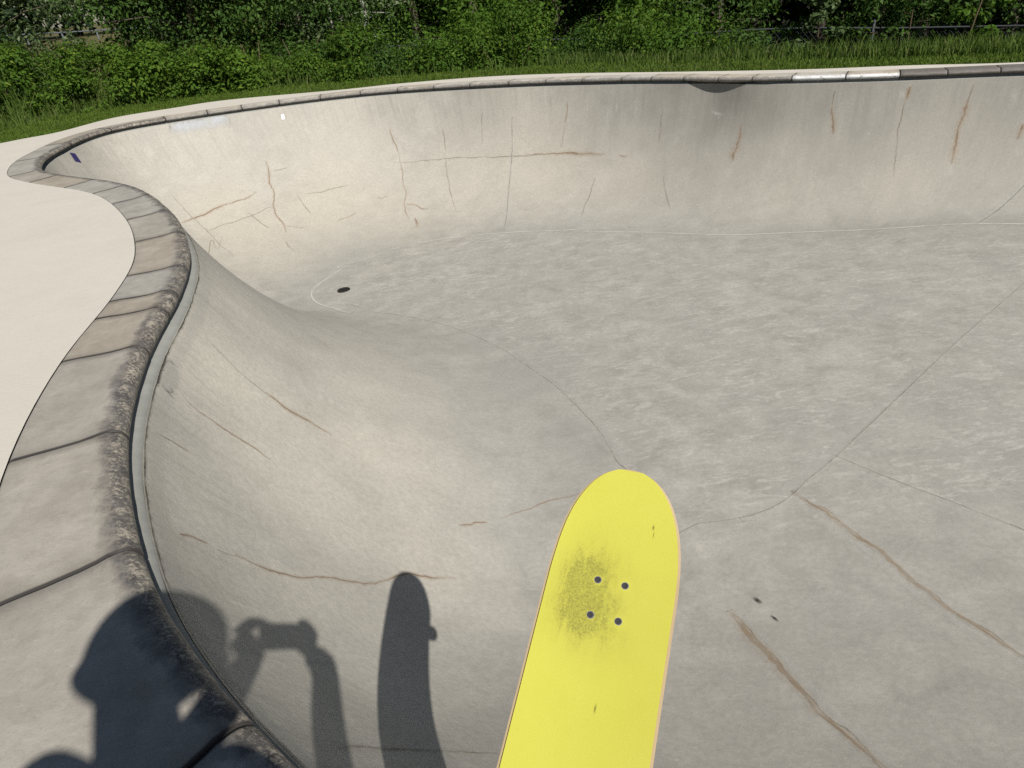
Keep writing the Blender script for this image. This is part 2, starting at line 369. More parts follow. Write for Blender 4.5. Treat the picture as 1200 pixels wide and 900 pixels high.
def blob(px, py, r, st=None):
    p = on_bowl(px, py)
    if p is None: return np.zeros(len(V))
    d = V - np.array(p)
    return np.exp(-(d ** 2).sum(1) / r ** 2)
stain = np.zeros(len(V)); warm = np.zeros(len(V)); polish = np.zeros(len(V))
for q in [(770, 130, .55, .55), (840, 122, .55, .8), (900, 125, .55, .75), (960, 130, .55, .6), (1010, 150, .6, .55), (1080, 130, .5, .3), (1180, 140, .5, .5), (690, 112, .35, .35), (860, 250, .4, .25), (1010, 262, .5, .4), (1080, 255, .4, .3), (930, 262, .4, .3), (460, 130, .3, .18), (1000, 140, 1.1, .55), (1150, 150, 1.0, .55), (880, 160, .9, .5), (720, 130, .6, .45), (1100, 220, .8, .35), (800, 105, .5, .7), (940, 105, .5, .6), (1080, 105, .5, .5), (560, 120, .5, .3), (780, 200, .6, .3)]:
    stain = np.maximum(stain, q[3] * blob(*q[:3]))
for q in [(300, 280, .8, .9), (380, 250, .8, .85), (260, 250, .5, .9), (460, 255, .7, .8), (540, 230, .7, .7), (640, 200, .7, .75), (650, 150, .4, .5), (930, 210, .7, .55), (1040, 200, .6, .5), (1110, 175, .5, .5), (330, 300, .5, .8), (740, 215, .6, .5)]:
    warm = np.maximum(warm, q[3] * blob(*q[:3]))
for q in [(620, 440, .45, .75), (670, 520, .42, .85), (600, 520, .40, .45), (560, 400, .4, .6), (690, 560, .28, .7), (480, 390, .4, .4), (420, 380, .3, .4), (640, 600, .3, .35)]:
    polish = np.maximum(polish, q[3] * blob(*q[:3]))
flat = np.array([1.0 if (v[2] < -.9 and inside((v[0], v[1]), BASE)) else 0.0 for v in verts])
pale = np.zeros(len(V))
for q in [(250, 430, .55, .9), (330, 560, .45, .8), (230, 600, .4, .7), (420, 520, .4, .6), (270, 350, .5, .7), (330, 700, .4, .7), (420, 780, .4, .6), (400, 440, .4, .5), (340, 830, .4, .7), (520, 680, .35, .4)]:
    pale = np.maximum(pale, q[3] * blob(*q[:3]))
rim = np.clip((V[:, 2] + .62) / .42, 0, 1) * np.array(wallv)
shell = mesh_obj('bowl_shell', verts, faces, M_BOWL, bowl, True, uvs, {'wall': wallv, 'stain': stain, 'warm': warm, 'polish': polish, 'rim': rim, 'flat': flat, 'pale': pale})

WID = smooth(np.where((LIPF[:, 0] < .3) & (LIPF[:, 1] < 5), np.interp(LIPF[:, 1], [.4, .8, 1.3, 1.8, 2.4, 2.9, 3.5], [.345, .335, .312, .296, .284, .272, .252]), np.where(LIPF[:, 1] < 1.2, .30, .252)), 20)
FARZ = 1 - smooth(near_left(LIPF), 20)
FARZ[(LIPF[:, 0] > .2) & (LIPF[:, 1] < 1.5)] = 0
# smooth mortar band below the coping nose
def ring_strip(name, prof, mat, parent, attr_across=False, i0=0, i1=NF, closed=True, gap=0.0, zj=None, oj=None):
    vs, fs, ac, jn = [], [], [], []
    n = len(prof); idx = list(range(i0, i1 + (0 if closed else 1)))
    ln = np.cumsum([0] + [math.dist(a, b) for a, b in zip(prof, prof[1:])]); ln = ln / ln[-1]
    for ii, i in enumerate(idx):
        p, q = LIPF[i % NF], NRMF[i % NF]
        sh = 0.0
        shift = np.zeros(2)
        if not closed and ii in (0, len(idx) - 1): sh = .0018; shift = TANF[i % NF] * (gap if ii == 0 else -gap)
        if not closed and ii in (1, len(idx) - 2) and len(idx) > 3:     # bring the second ring close to the end
            e = LIPF[idx[0 if ii == 1 else -1] % NF]; tt = TANF[idx[0 if ii == 1 else -1] % NF] * ((gap + .007) if ii == 1 else -(gap + .007))
            p = e + tt; q = NRMF[idx[0 if ii == 1 else -1] % NF]
        for k, (o_, z_) in enumerate(prof):
            fz = FARZ[i % NF]
            if z_ < .0: z_ = z_ * (1 - .38 * fz)
            else: z_ = z_ * (1 - .45 * fz)
            if o_ < -.10: o_ = -.10 + (o_ + .10) * (WID[i % NF] - .10) / .152
            j = 0.0 if zj is None else zj(i, k)
            if oj is not None and k >= 1: o_ -= oj[i % NF]
            inner = sh if 0 < k < n - 1 else 0
            vs.append((p[0] + shift[0] + q[0] * (o_ + j * .6) - q[0] * inner * (1 if k > n * .5 else 0), p[1] + shift[1] + q[1] * (o_ + j * .6) - q[1] * inner * (1 if k > n * .5 else 0), z_ - inner + j)); ac.append(float(ln[k])); jn.append(0.0 if closed or ii not in (0, 1, len(idx) - 1, len(idx) - 2) else (1.0 if ii in (0, len(idx) - 1) else .25))
    m = len(idx)
    for a in range(m if closed else m - 1):
        b = (a + 1) % m
        for k in range(n - 1): fs.append((a * n + k, a * n + k + 1, b * n + k + 1, b * n + k))
    if not closed:
        fs.append(tuple(range(n - 1, -1, -1))); fs.append(tuple((m - 1) * n + k for k in range(n)))
    o = mesh_obj(name, vs, fs, mat, parent, True, None, {'across': ac, 'joint': jn})
    return o
BAND = [(-.036, -.045), (-.030, -.060), (-.020, -.070), (-.004, -.080), (.013, -.088), (.014, -.130), (-.03, -.15)]
_nl = near_left(LIPF)
ring_strip('mortar_band', BAND, M_BAND, bowl, zj=lambda i, k: (mnoise.noise((i * .11, k * 3.1, 0)) * .0035 if k in (3, 4, 5) else 0) + .004 - (1 - _nl[i % NF]) * .02, oj=RECESS)
# coping: one block after another, a dark mortar bed under their joints
PROF = [(-.252, -.075), (-.252, -.004), (-.248, .002), (-.243, .004), (-.205, .005), (-.16, .005), (-.115, .006), (-.085, .009), (-.062, .0125), (-.042, .013), (-.026, .009), (-.013, .001), (-.004, -.010), (0, -.022), (-.001, -.034), (-.006, -.045), (-.016, -.053), (-.034, -.056), (-.05, -.075)]
MORT = [(-.262, -.080), (-.262, -.0060), (-.20, -.0075), (-.10, -.0065), (-.062, -.001), (-.040, -.001), (-.024, -.006), (-.016, -.013), (-.013, -.024), (-.016, -.040), (-.04, -.052), (-.05, -.08)]
ring_strip('coping_mortar', MORT, M_MORTAR, bowl)
JP = [(300, 845), (146, 651), (146, 507), (168, 407), (190, 363), (203, 341), (216, 312), (217, 272), (207, 245), (182, 228), (153, 216), (116, 209), (74, 204), (50, 199), (55, 184), (84, 167), (128, 151), (195, 139), (242, 132), (282, 126), (328, 121), (375, 115), (420, 109), (465, 104), (508, 101), (552, 98), (595, 96), (638, 94.5), (682, 93), (727, 92), (762, 91), (800, 91), (840, 91.3), (882, 91), (928, 90), (992, 88.5), (1055, 86.5), (1112, 84), (1176, 82)]
js = sorted(int(np.argmin(np.linalg.norm(LIPF - at(*q)[:2], axis=1))) for q in JP)
ext = js[-1]
while ext + 20 < NF + js[0] - 12: ext += 18; js.append(ext)
js.append(NF + js[0])
iw0 = int(np.argmin(np.linalg.norm(LIPF - at(928, 90)[:2], axis=1))); iw1 = int(np.argmin(np.linalg.norm(LIPF - at(1055, 86.5)[:2], axis=1)))
js_far = int(np.argmin(np.linalg.norm(LIPF - at(150, 148)[:2], axis=1)))
def chipj(i, k): return mnoise.noise((i * .35, k * 1.7, 3.3)) * (.0016 if k < 7 else .003)
for a, b in zip(js, js[1:]):
    if b - a < 4: continue
    white = a >= iw0 - 1 and b <= iw1 + 1
    pipe = iw1 - 1 <= a < iw1 + 45
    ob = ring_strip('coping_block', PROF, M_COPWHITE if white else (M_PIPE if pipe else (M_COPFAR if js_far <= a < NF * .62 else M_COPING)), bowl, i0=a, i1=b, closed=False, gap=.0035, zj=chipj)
    if white: ob['label'] = 'coping block painted white'

# marks on the concrete --------------------------------------------------------------------------
def ribbon(name, pts, width, mat, jit=.006, dense=.02, taper=.18, prof=None, lift=.0022, parent=bowl, px=True, label=None):
    P = [on_bowl(*q) if px else BVH.find_nearest(Vector(q))[0] for q in pts]
    P = [p for p in P if p is not None]
    if len(P) < 2: return
    A = np.array([list(p) for p in P])
    Q = catmull(A, 10, True)[: 10 * (len(A) - 1) + 1]
    seg = np.concatenate([[0], np.cumsum(np.linalg.norm(np.diff(Q, axis=0), axis=1))]); L = seg[-1]
    n = max(6, int(L / dense)); s = np.linspace(0, L, n)
    C = np.stack([np.interp(s, seg, Q[:, k]) for k in range(3)], 1)
    vs, fs, uvs, fade = [], [], [], []
    ph = random.random() * 99
    for i in range(n):
        t = Vector(C[min(i + 1, n - 1)] - C[max(i - 1, 0)]).normalized()
        loc, nr, _, _ = BVH.find_nearest(Vector(C[i]))
        if nr.z < 0: nr = -nr
        side = nr.cross(t).normalized()
        f = s[i] / L
        j = jit * (mnoise.noise((s[i] * 9 + ph, 0, 0)) + .6 * mnoise.noise((s[i] * 31 + ph, 5, 0)))
        w = width * (1 if prof is None else float(np.interp(f, np.linspace(0, 1, len(prof)), prof)))
        for k in range(5):
            q = loc + side * (j + (k / 4 - .5) * w)
            l2, n2, _, _ = BVH.find_nearest(q)
            if n2.z < 0: n2 = -n2
            vs.append(l2 + n2 * lift); uvs.append((s[i], k / 4))
            fade.append(min(1, f / taper + .02, (1 - f) / taper + .02) if taper else 1)
    for i in range(n - 1):
        for k in range(4): fs.append((i * 5 + k, i * 5 + k + 1, (i + 1) * 5 + k + 1, (i + 1) * 5 + k))
    o = mesh_obj(name, vs, fs, mat, parent, True, uvs, {'fade': fade})
    if label: o['label'] = label
    return o
R, Hh, J = M_RUST, M_HAIR, M_JOINT
CR = [
 (R, .060, [(938,584),(952,592),(968,600),(990,618),(1010,632),(1032,646),(1050,664),(1072,684),(1090,696),(1112,714),(1140,732),(1170,750),(1202,774)], [.5,.9,1,1,.8,.7,.7]),
 (R, .085, [(860,724),(868,732),(880,747),(895,762),(910,776),(924,795),(936,808),(950,822),(958,834),(972,846),(988,858),(1004,872),(1018,886),(1032,900)], [.35,1.0,1.1,.8,.6,.55,.5]),
 (R, .040, [(288,655),(306,664),(318,669),(332,674),(360,678),(380,676),(400,680),(430,684),(452,680),(466,675),(478,672),(490,674),(505,678),(524,680)], [.5,.9,.5,.9,.5,1.1,.5]),
 (R, .030, [(536,615),(550,614),(560,613),(572,612)], None),
 (Hh, .016, [(217,367),(240,393),(267,423),(293,447),(318,466)], None),
 (R, .050, [(312,462),(324,470),(334,477),(343,483),(356,491),(370,499),(388,510)], [.4,1.1,1,.8,.4]),
 (R, .026, [(212,460),(226,476),(238,486),(253,497),(266,505),(277,512),(287,518),(297,525),(313,537)], [.4,.6,.9,1,.8]),
 (Hh, .020, [(180,506),(192,513),(207,521),(224,532)], None), (R, .024, [(208,626),(222,629),(232,633),(244,638)], None), (Hh, .02, [(252,644),(264,649),(276,653)], None),
 (Hh, .026, [(392,878),(440,878),(490,879),(520,881),(552,883),(582,887)], None),
 (R, .022, [(592,607),(608,600),(622,595),(650,586),(672,581),(690,576)], [.5,.6,1,1,.5]),
 (R, .12, [(217,261),(224,257),(230,255),(240,251),(250,246),(258,242),(270,238),(280,235),(290,232),(297,226)], [.6,1,1.1,1.1,.8,.7,.5]),
 (Hh, .05, [(245,272),(255,266),(267,262),(278,259),(288,255),(297,252),(307,247),(313,244),(319,244)], None),
 (R, .10, [(313,194),(315,200),(315,207),(317,217),(321,225),(321,236),(321,243),(324,253),(332,262),(335,270)], [.8,1,.7,.7,.8,.8,.5]),
 (Hh, .04, [(203,231),(213,242),(223,253),(235,263),(247,275),(258,287),(273,298)], None), (Hh, .05, [(292,250),(297,254),(307,262),(317,268)], None),
 (R, .05, [(335,265),(341,265.5),(347,266),(358,267)], None), (Hh, .05, [(320,200),(328,199),(338,196)], None), (Hh, .05, [(360,226.5),(370,226),(377,225),(383,223),(395,220),(410,217)], None),
 (R, .06, [(396,258),(402,256),(409,254),(417,249)], None), (Hh, .05, [(238,298),(245,294),(255,292),(262,289)], None), (Hh, .05, [(334,282),(340,290),(346,295)], None), (Hh, .05, [(348,228),(356,240),(365,252)], None),
 (Hh, .055, [(470,191),(482,190),(500,188),(520,186),(540,184.5),(550,185),(562,184),(585,184),(600,183),(620,182.5),(626,181)], None),
 (R, .13, [(618,182.5),(625,181),(637,180),(650,180.5),(657,179.5),(670,179),(677,180),(692,180.5),(706,181)], [.3,.4,.6,1,1.2,1,.6]),
 (R, .055, [(725,183),(730,182.5),(736,183)], None),
 (R, .06, [(456,150),(458,156),(460,162),(465,172),(466,176)], [.4,.8,1.2,.8]), (R, .05, [(467,178),(469,190),(472,202),(472,212),(475,222),(476,227),(474,236),(474,240),(476,250),(480,254)], [.4,.5,.9,.6,1,.8,.6]),
 (R, .07, [(474,240),(482,239.5),(490,242),(495,245),(502,244)], None), (R, .10, [(487,255),(488,260),(489,267)], None), (Hh, .04, [(442,231),(448,232),(456,229.5)], None),
 (Hh, .055, [(518,150),(520,158),(521,165),(522,177)], None), (Hh, .04, [(522,180),(524,202),(529,230),(536,248)], None), (Hh, .035, [(565,128),(565,150),(565,172)], None),
 (R, .07, [(666,118),(665,126),(664,134),(662,145)], [.4,.8,1,.8]), (Hh, .05, [(662,146),(660,160),(658,175)], None), (Hh, .05, [(698,208),(694,220),(691,230),(685,242),(682,256)], None),
 (R, .16, [(869,146),(868,153),(867,163),(864,170),(863,175),(860,180),(859,189)], [.3,.5,.8,1.2,1.2,.7]), (M_PALE, .08, [(859,190),(855,200),(848,216)], None),
 (Hh, .05, [(981,97),(979,105),(977,113),(975.5,124)], None), (R, .13, [(975,124),(975,131),(976,143),(976.5,150),(977,157)], [.3,.7,1,1.1,.9]),
 (R, .14, [(1069,93),(1067,100),(1065,107),(1062,118)], [.5,.9,1,.5]), (M_PALE, .12, [(1060,94),(1058,104),(1056,117)], None), (Hh, .045, [(1061,120),(1057,134),(1052,160),(1050,180),(1048,204)], None),
 (Hh, .05, [(1142,97),(1138,110),(1134,122)], None), (R, .16, [(1134,120),(1131,128),(1129,136),(1126,143),(1122,157),(1120,168),(1118,180),(1115,190)], [.4,1.1,.8,.7,.8,1,.7]), (M_PALE, .12, [(1115,190),(1112,200),(1110,212)], None),
 (R, .14, [(1199,144),(1196,153),(1192,164)], None), (M_PALE, .10, [(1193,100),(1188,115),(1183,130)], None), (Hh, .05, [(777,127),(775,145),(772,167)], None), (Hh, .045, [(778,205),(780,225),(787,247)], None),
 (M_PALE, .07, [(715,112),(712,135),(707,158),(704,178)], None), (M_PALE, .05, [(725,112),(723,124),(721,138)], None), (M_PALE, .05, [(637,106),(637,115),(637,126)], None), (M_PALE, .06, [(748,118),(745,128),(743,140)], None),
 (M_PALE, .05, [(832,128),(840,133),(850,135)], None), (M_PALE, .035, [(190,402),(206,418),(222,434),(240,452),(262,470)], None), (M_PALE, .05, [(196,398),(214,418),(234,438)], None),
 (M_PALE, .035, [(212,742),(250,752),(290,762),(325,771),(360,775),(385,777),(412,778)], None), (M_PALE, .05, [(620,372),(626,368),(633,362)], None), (M_PALE, .06, [(820,420),(800,432),(780,446),(764,456)], None),
 (M_PALE, .04, [(310,645),(335,660),(360,668)], None), (M_PALE, .05, [(860,560),(900,545),(930,548)], None),
]
CR[0] = (M_RUSTW, .058) + CR[0][2:]; CR[1] = (M_RUSTW, .086) + CR[1][2:]
ribbon('crack', [(x + 1.5, y - 1.5) for x, y in CR[0][2]], .016, M_HAIR, .012); ribbon('crack', [(x + 3, y - 2) for x, y in CR[1][2]], .018, M_HAIR, .012)
for mat, w, pts, prof in CR:
    far_ = pts[0][1] < 300
    ribbon('pale_scrape' if mat is M_PALE else 'crack', pts, w * (.66 if far_ and mat is not M_PALE else 1.15 if mat is M_RUST else 1), mat, .012 if w > .02 else .006, taper=.5 if mat is M_PALE else .18, prof=prof)
JT = [(.034, [(728,556),(722,540),(715,525),(700,502),(680,480),(652,453),(620,430),(592,411),(560,395),(522,381),(480,371),(440,366),(415,364)]),
      (.05, [(415,364),(390,361),(374,356),(366,349),(366,341),(374,333),(388,324),(410,314)]),
      (.05, [(410,314),(440,300),(480,287),(530,279),(590,273),(640,271),(700,271)]), (.05, [(700,271),(760,272.5),(800,274),(860,275.5),(900,274),(960,271.5),(1000,270),(1040,268),(1100,264),(1145,262.5),(1200,264)]),
      (.026, [(796,612),(820,613),(842,611),(862,608),(880,604),(898,598),(914,590),(928,580),(952,558),(980,535),(1040,478),(1120,402),(1204,324)]), (.024, [(980,534),(1020,551),(1060,567),(1100,582),(1150,601),(1206,624)]),
      (.055, [(601,100),(601,140),(600,182),(597,215),(595,240),(592,268)]), (.07, [(1206,211),(1177,240),(1157,255),(1145,262)])]
def off(pts, dx, dy): return [(x + dx, y + dy) for x, y in pts]
for w, pts in ((.055, off(CR[0][2][3:], -6, 7)), (.045, off(CR[1][2][1:], 9, -5)), (.09, [(880,600),(905,588),(925,573),(950,551),(985,522),(1030,480),(1080,433)]), (.05, off(JT[5][1], -6, 7)), (.07, off(JT[0][1][:8], 6, -2)), (.04, [(640,590),(660,584),(684,577)])):
    ribbon('pale_scrape', pts, w, M_FRINGE, .01)
for w, pts in JT: ribbon('floor_joint', pts, w, M_JPALE if pts[0] in ((415,364),(410,314),(700,271)) else M_JOINT, .0015, .02, .04)
ribbon('paint_smear', [(200,147),(212,146),(225,144),(238,142),(252,140),(268,138)], .26, M_BLUE, .02, .03)
for q in [(888,704),(908,725)]: ribbon('dark_spot', [(q[0] - 5, q[1] - 4), q, (q[0] + 5, q[1] + 4)], .030 if q[0] < 900 else .018, M_SPOT, 0, .003, .5)
ribbon('paint_drip', [(925,92.5),(924.5,96),(924,100)], .10, M_WHITE, 0, .02, 0)
# ragged edge where shell meets the mortar band
N2 = NF // 2
def lipedge(i0, i1, step, off, z): return [(*(LIPF[i % NF] + NRMF[i % NF] * off), z) for i in range(i0, i1, step)]
i_end = int(np.argmin(np.linalg.norm(LIPF - at(90, 206)[:2], axis=1)))
for i0 in range(0, i_end, 80): ribbon('edge_crack', lipedge(i0, min(i0 + 84, i_end), 4, .016, -.092), .034, M_EDGE, .005, .02, 0, px=False, lift=.004)
for i0 in range(0, i_end, 80): ribbon('pale_scrape', lipedge(i0, min(i0 + 84, i_end), 4, .04, -.135), .09, M_FRINGE, .006, .03, 0, px=False, lift=.003)
# drain and stickers
def patch(name, px, py, w, h, ang, mat, lift=.004, label=None):
    c = on_bowl(px, py); nr = BVH.find_nearest(c)[1]
    if nr.z < 0: nr = -nr
    ax = Vector((math.cos(ang), math.sin(ang), 0)); ax = (ax - nr * ax.dot(nr)).normalized(); ay = nr.cross(ax)
    bm = bmesh.new(); box(bm, Matrix.Translation(c + nr * lift) @ Matrix((ax, ay, nr)).transposed().to_4x4(), w, h, .0015)
    o = from_bm(name, bm, mat, bowl, False)
    if label: o['label'] = label
    return o
cd = on_bowl(403, 340)
bm = bmesh.new()
disc_stack(bm, Matrix.Translation((cd.x, cd.y, floor_z(cd.x, cd.y) + .002)), [(.062, 0), (.060, .004), (.047, .0045), (.044, .001), (.0, .001)], 28)
for k in range(-3, 4): box(bm, Matrix.Translation((cd.x + k * .0125, cd.y, floor_z(cd.x, cd.y) + .0045)), .005, 2 * math.sqrt(.045 ** 2 - (k * .0125) ** 2), .004)
dr = from_bm('drain_cover', bm, plain('dark_drain_iron', (.035, .033, .030), .6, .6), bowl, False); dr['label'] = 'small round dark drain cover'
M_PURP = plain('dark_purple_sticker', (.030, .022, .11), .5); M_STK = plain('white_sticker', (.75, .75, .75), .5)
def strip_patch(name, a, b, w, mat, label): 
    o = ribbon(name, [a, ((a[0] + b[0]) / 2, (a[1] + b[1]) / 2), b], w, mat, 0, .02, 0, lift=.004)
    if o: o['label'] = label
strip_patch('sticker', (84.5, 179.5), (91.5, 190), .10, M_PURP, 'dark purple sticker')
strip_patch('sticker', (331, 134), (332, 140), .035, M_STK, 'small white sticker')

# ---------------- deck, lawn and ground -----------------------------------------------------------
EDGE_PX = [(0,168),(67,155),(133,138),(200,127),(267,117),(400,105),(467,98),(567,90),(667,86),(800,84),(933,81.5),(1067,76.5),(1200,72.7)]
EDGE = [(-7.5, 1.5), (-6.9, 4.5), (-6.1, 6.6)] + [tuple(at(*q)[:2]) for q in EDGE_PX] + [(5.9, 5.95), (7.2, 5.3), (8.2, 3.4), (8.0, .8), (6.0, -2.2), (2.0, -3.6), (-3.0, -3.4), (-6.2, -1.6)]
DE = catmull(EDGE, 14)
OUT = LIPF - NRMF * (WID + .0018)[:, None]
def ring_between(name, inner, outer, z, mat, thick=.12, kind=None):
    no, ni = len(outer), len(inner)
    pts = [Vector((float(p[0]), float(p[1]))) for p in outer] + [Vector((float(p[0]), float(p[1]))) for p in inner]
    ed = [(i, (i + 1) % no) for i in range(no)] + [(no + i, no + (i + 1) % ni) for i in range(ni)]
    r = delaunay_2d_cdt(pts, ed, [], 0, 1e-5)
    vs = [(p.x, p.y, z) for p in r[0]]; fs = []
    for f in r[2]:
        c = np.mean([vs[i][:2] for i in f], axis=0)
        if inside(c, outer) and not inside(c, inner):
            a, b, d = (Vector(vs[i]) for i in f[:3]); fs.append(tuple(f) if (b - a).cross(d - a).z > 0 else tuple(f[::-1]))
    n0 = len(vs)
    for p in outer: vs.append((p[0], p[1], z)); vs.append((p[0], p[1], z - thick))
    for i in range(no):
        j = (i + 1) % no; fs.append((n0 + 2 * i, n0 + 2 * i + 1, n0 + 2 * j + 1, n0 + 2 * j))
    return mesh_obj(name, vs, fs, mat, None, False)
deck = ring_between('deck', OUT[::4], DE, 0.0, M_DECK); deck['kind'] = 'structure'
deck['label'] = 'pale concrete deck around the bowl'
DEc = DE.mean(0)
def sm(x, a, b): t = min(1, max(0, (x - a) / (b - a))); return t * t * (3 - 2 * t)
def edge_dist(x, y):
    d = np.linalg.norm(DE - [x, y], axis=1).min(); return -d if inside((x, y), DE) else d
def ground_z(x, y, d=None):
    if d is None: d = edge_dist(x, y)
    az = math.degrees(math.atan2(x, y)) if y > 0 else 90
    w = sm(az, -17, -6)                       # the bank falls away behind the far and right side
    w0 = 1 - sm(d, 25, 60)
    return -.035 + .03 * mnoise.noise((x * .6, y * .6, 0)) * sm(d, 0, .5) - w * 1.05 * sm(d, 1.0, 3.0) - (1 - w) * .25 * sm(d, 1.5, 6)
rings = [-.25, 0, .15, .35, .6, .9, 1.2, 1.6, 2.0, 2.5, 3.2, 4.2, 6, 9, 14, 22, 35, 60, 110, 220, 500]
vs, fs = [], []; nd = len(DE)
nrm_out = np.stack([-(np.roll(DE, -1, 0) - np.roll(DE, 1, 0))[:, 1], (np.roll(DE, -1, 0) - np.roll(DE, 1, 0))[:, 0]], 1)
nrm_out /= np.linalg.norm(nrm_out, axis=1)[:, None]
rad = DE - DEc; rad /= np.linalg.norm(rad, axis=1)[:, None]
for d in rings:
    for i in range(nd):
        p = DE[i] + rad[i] * d; vs.append((p[0], p[1], ground_z(p[0], p[1], max(d, 0))))
for k in range(len(rings) - 1):
    for i in range(nd):
        j = (i + 1) % nd; fs.append((k * nd + i, (k + 1) * nd + i, (k + 1) * nd + j, k * nd + j))
M_LAWN = mat_ground('lawn_soil', (.030, .050, .012), (.045, .075, .018), (.06, .055, .03))
M_DRY = mat_ground('dry_field', (.13, .115, .055), (.075, .085, .030), (.17, .135, .075))
def gmat(f):
    c = np.mean([vs[i][:2] for i in fs[f]], axis=0); a = math.degrees(math.atan2(c[0], c[1])) if c[1] > 0 else 90
    return 0 if (f // nd) < 9 or c[1] < 0 else (1 if a < -19.5 else 2)
mi = [gmat(f) for f in range(len(fs))]
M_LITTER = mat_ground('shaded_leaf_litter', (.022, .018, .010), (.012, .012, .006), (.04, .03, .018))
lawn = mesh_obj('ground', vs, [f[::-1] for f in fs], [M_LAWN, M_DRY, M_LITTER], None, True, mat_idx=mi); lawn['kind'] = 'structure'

# ---------------- skateboard ----------------------------------------------------------------------
# origin at the middle of the front truck bolts; +x to the nose, +y to the left rail, +z up
yaw, tilt, rb = math.radians(22.6), math.radians(23.7), math.radians(-5.7)
ax = Vector((math.sin(yaw) * math.cos(tilt), math.cos(yaw) * math.cos(tilt), math.sin(tilt)))
s0 = Vector((math.cos(yaw), -math.sin(yaw), 0)); n0 = s0.cross(ax)
sv = s0 * math.cos(rb) + n0 * math.sin(rb); nv = sv.cross(ax)
BM = Matrix((ax, -sv, nv)).transposed().to_4x4(); BM.translation = Vector((.108, .732, H - 1.2 + .391))
board = thing('skateboard', 'skateboard with plain yellow grip tape, its nose pointing out over the bowl', 'skateboard')
board.matrix_world = BM
HB, XB = .0985, .203                      # half width, distance bolts to middle
LN, LTL = .192, .590                      # nose tip and tail tip from the front bolts
def kick(x):                              # bend of the deck at the nose and the tail
    def k(q, ang):
        if q <= 0: return 0, 0
        r = .10; th = min(q / r, ang); return r * math.sin(th) + (q - r * th) * math.cos(th) - q, r * (1 - math.cos(th)) + max(0, q - r * th) * math.sin(th)
    a = k(x - .042, math.radians(21)); b = k(-x - .452, math.radians(20))
    return x + a[0] - b[0], a[1] + b[1]
def half_w(x):
    if x > .012: q = (x - .012) / (LN - .012 + .012); return HB * max(0, 1 - min(1, q) ** 2.35) ** (1 / 2.25)
    if x < -.415: q = (-x - .415) / (LTL - .415 + .012); return HB * max(0, 1 - min(1, q) ** 2.35) ** (1 / 2.25)
    return HB
def deck_surface(zoff, inset, name, mat, thick):
    uq = np.linspace(0, 1, 30) ** 2 * .10; xs = np.concatenate([-LTL - .012 + uq, np.linspace(-LTL + .09, LN - .09, 50)[1:-1], (LN + .012 - uq)[::-1]])
    xs = -LTL - .012 + inset * .6 + (xs + LTL + .012) * ((LN + LTL + .024 - inset * 1.2) / (LN + LTL + .024))
    ny = 13; vt, vb = [], []
    for x in xs:
        w = max(half_w(x) - inset * (1 if half_w(x) > .03 else half_w(x) / .03), .0006)
        for k in range(ny):
            q = k / (ny - 1) * 2 - 1; y = q * w
            X, Z = kick(x); con = .0065 * (y / HB) ** 2 * (1 - .6 * sm(abs(x + XB), .25, .38))
            rb_ = (.0022 if thick > .005 else .0002) if abs(q) > .99 else 0
            vt.append((X, y, Z + con + zoff - rb_)); vb.append((X, y * (1 if abs(q) < .99 else 1), Z + con + zoff - thick + rb_))
    n = len(xs); fs = []; N = len(vt)
    for i in range(n - 1):
        for k in range(ny - 1):
            a = i * ny + k; fs.append((a, a + ny, a + ny + 1, a + 1)); fs.append((N + a, N + a + 1, N + a + ny + 1, N + a + ny))
    for i in range(n - 1):
        for a in (i * ny, i * ny + ny - 1): fs.append((a, N + a, N + a + ny, a + ny) if a % ny == 0 else (a, a + ny, N + a + ny, N + a))
    for k in range(ny - 1):
        a = k; b = (n - 1) * ny + k; fs.append((a, a + 1, N + a + 1, N + a)); fs.append((b, N + b, N + b + 1, b + 1))
    o = mesh_obj(name, vt + vb, fs, mat, board, True)
    o.data.set_sharp_from_angle(angle=math.radians(35)); return o
t = NT('maple_ply'); o_ = t.obj(); sp = t.n('ShaderNodeSeparateXYZ'); t.t.links.new(o_, sp.inputs[0])
gr = t.noise(t.mapping(o_, (3, 60, 60)), 8, 4, .6)
M_PLY = t.end(t.bsdf(t.mix(gr, (.33, .235, .125), (.47, .355, .205)), .5, spec=.3))
t = NT('yellow_grip_tape'); o_ = t.obj(); sp = t.n('ShaderNodeSeparateXYZ'); t.t.links.new(o_, sp.inputs[0])
g1 = t.noise(o_, 900, 3, .7); g2 = t.noise(o_, 9, 4, .6); g3 = t.noise(o_, 330, 5, .85)
base = t.mix(g2, (.455, .436, .060), (.510, .492, .082))
base = t.mix(t.maprange(g1, .55, .8, 0, .22), base, (.33, .29, .03)); base = t.mix(t.maprange(g1, .2, .4, .2, 0), base, (.70, .68, .26))
def gauss(cx, cy, rx, ry):
    a = t.math('DIVIDE', t.math('SUBTRACT', sp.outputs[0], cx), rx); b = t.math('DIVIDE', t.math('SUBTRACT', sp.outputs[1], cy), ry)
    return t.math('POWER', 2.718, t.math('MULTIPLY', -1.0, t.math('ADD', t.math('MULTIPLY', a, a), t.math('MULTIPLY', b, b))))
dirt = t.math('ADD', gauss(.006, .020, .064, .050), t.math('ADD', t.math('MULTIPLY', gauss(-.008, .056, .050, .034), .8), t.math('ADD', t.math('MULTIPLY', gauss(-.052, .005, .04, .05), .55), t.math('MULTIPLY', gauss(.055, .035, .04, .04), .5))))
dirt = t.math('MULTIPLY', dirt, t.maprange(t.noise(t.mapping(o_, (1, 2.4, 1), (0, 0, .7)), 20, 5, .7, .6), .32, .68, .40, 1.20))
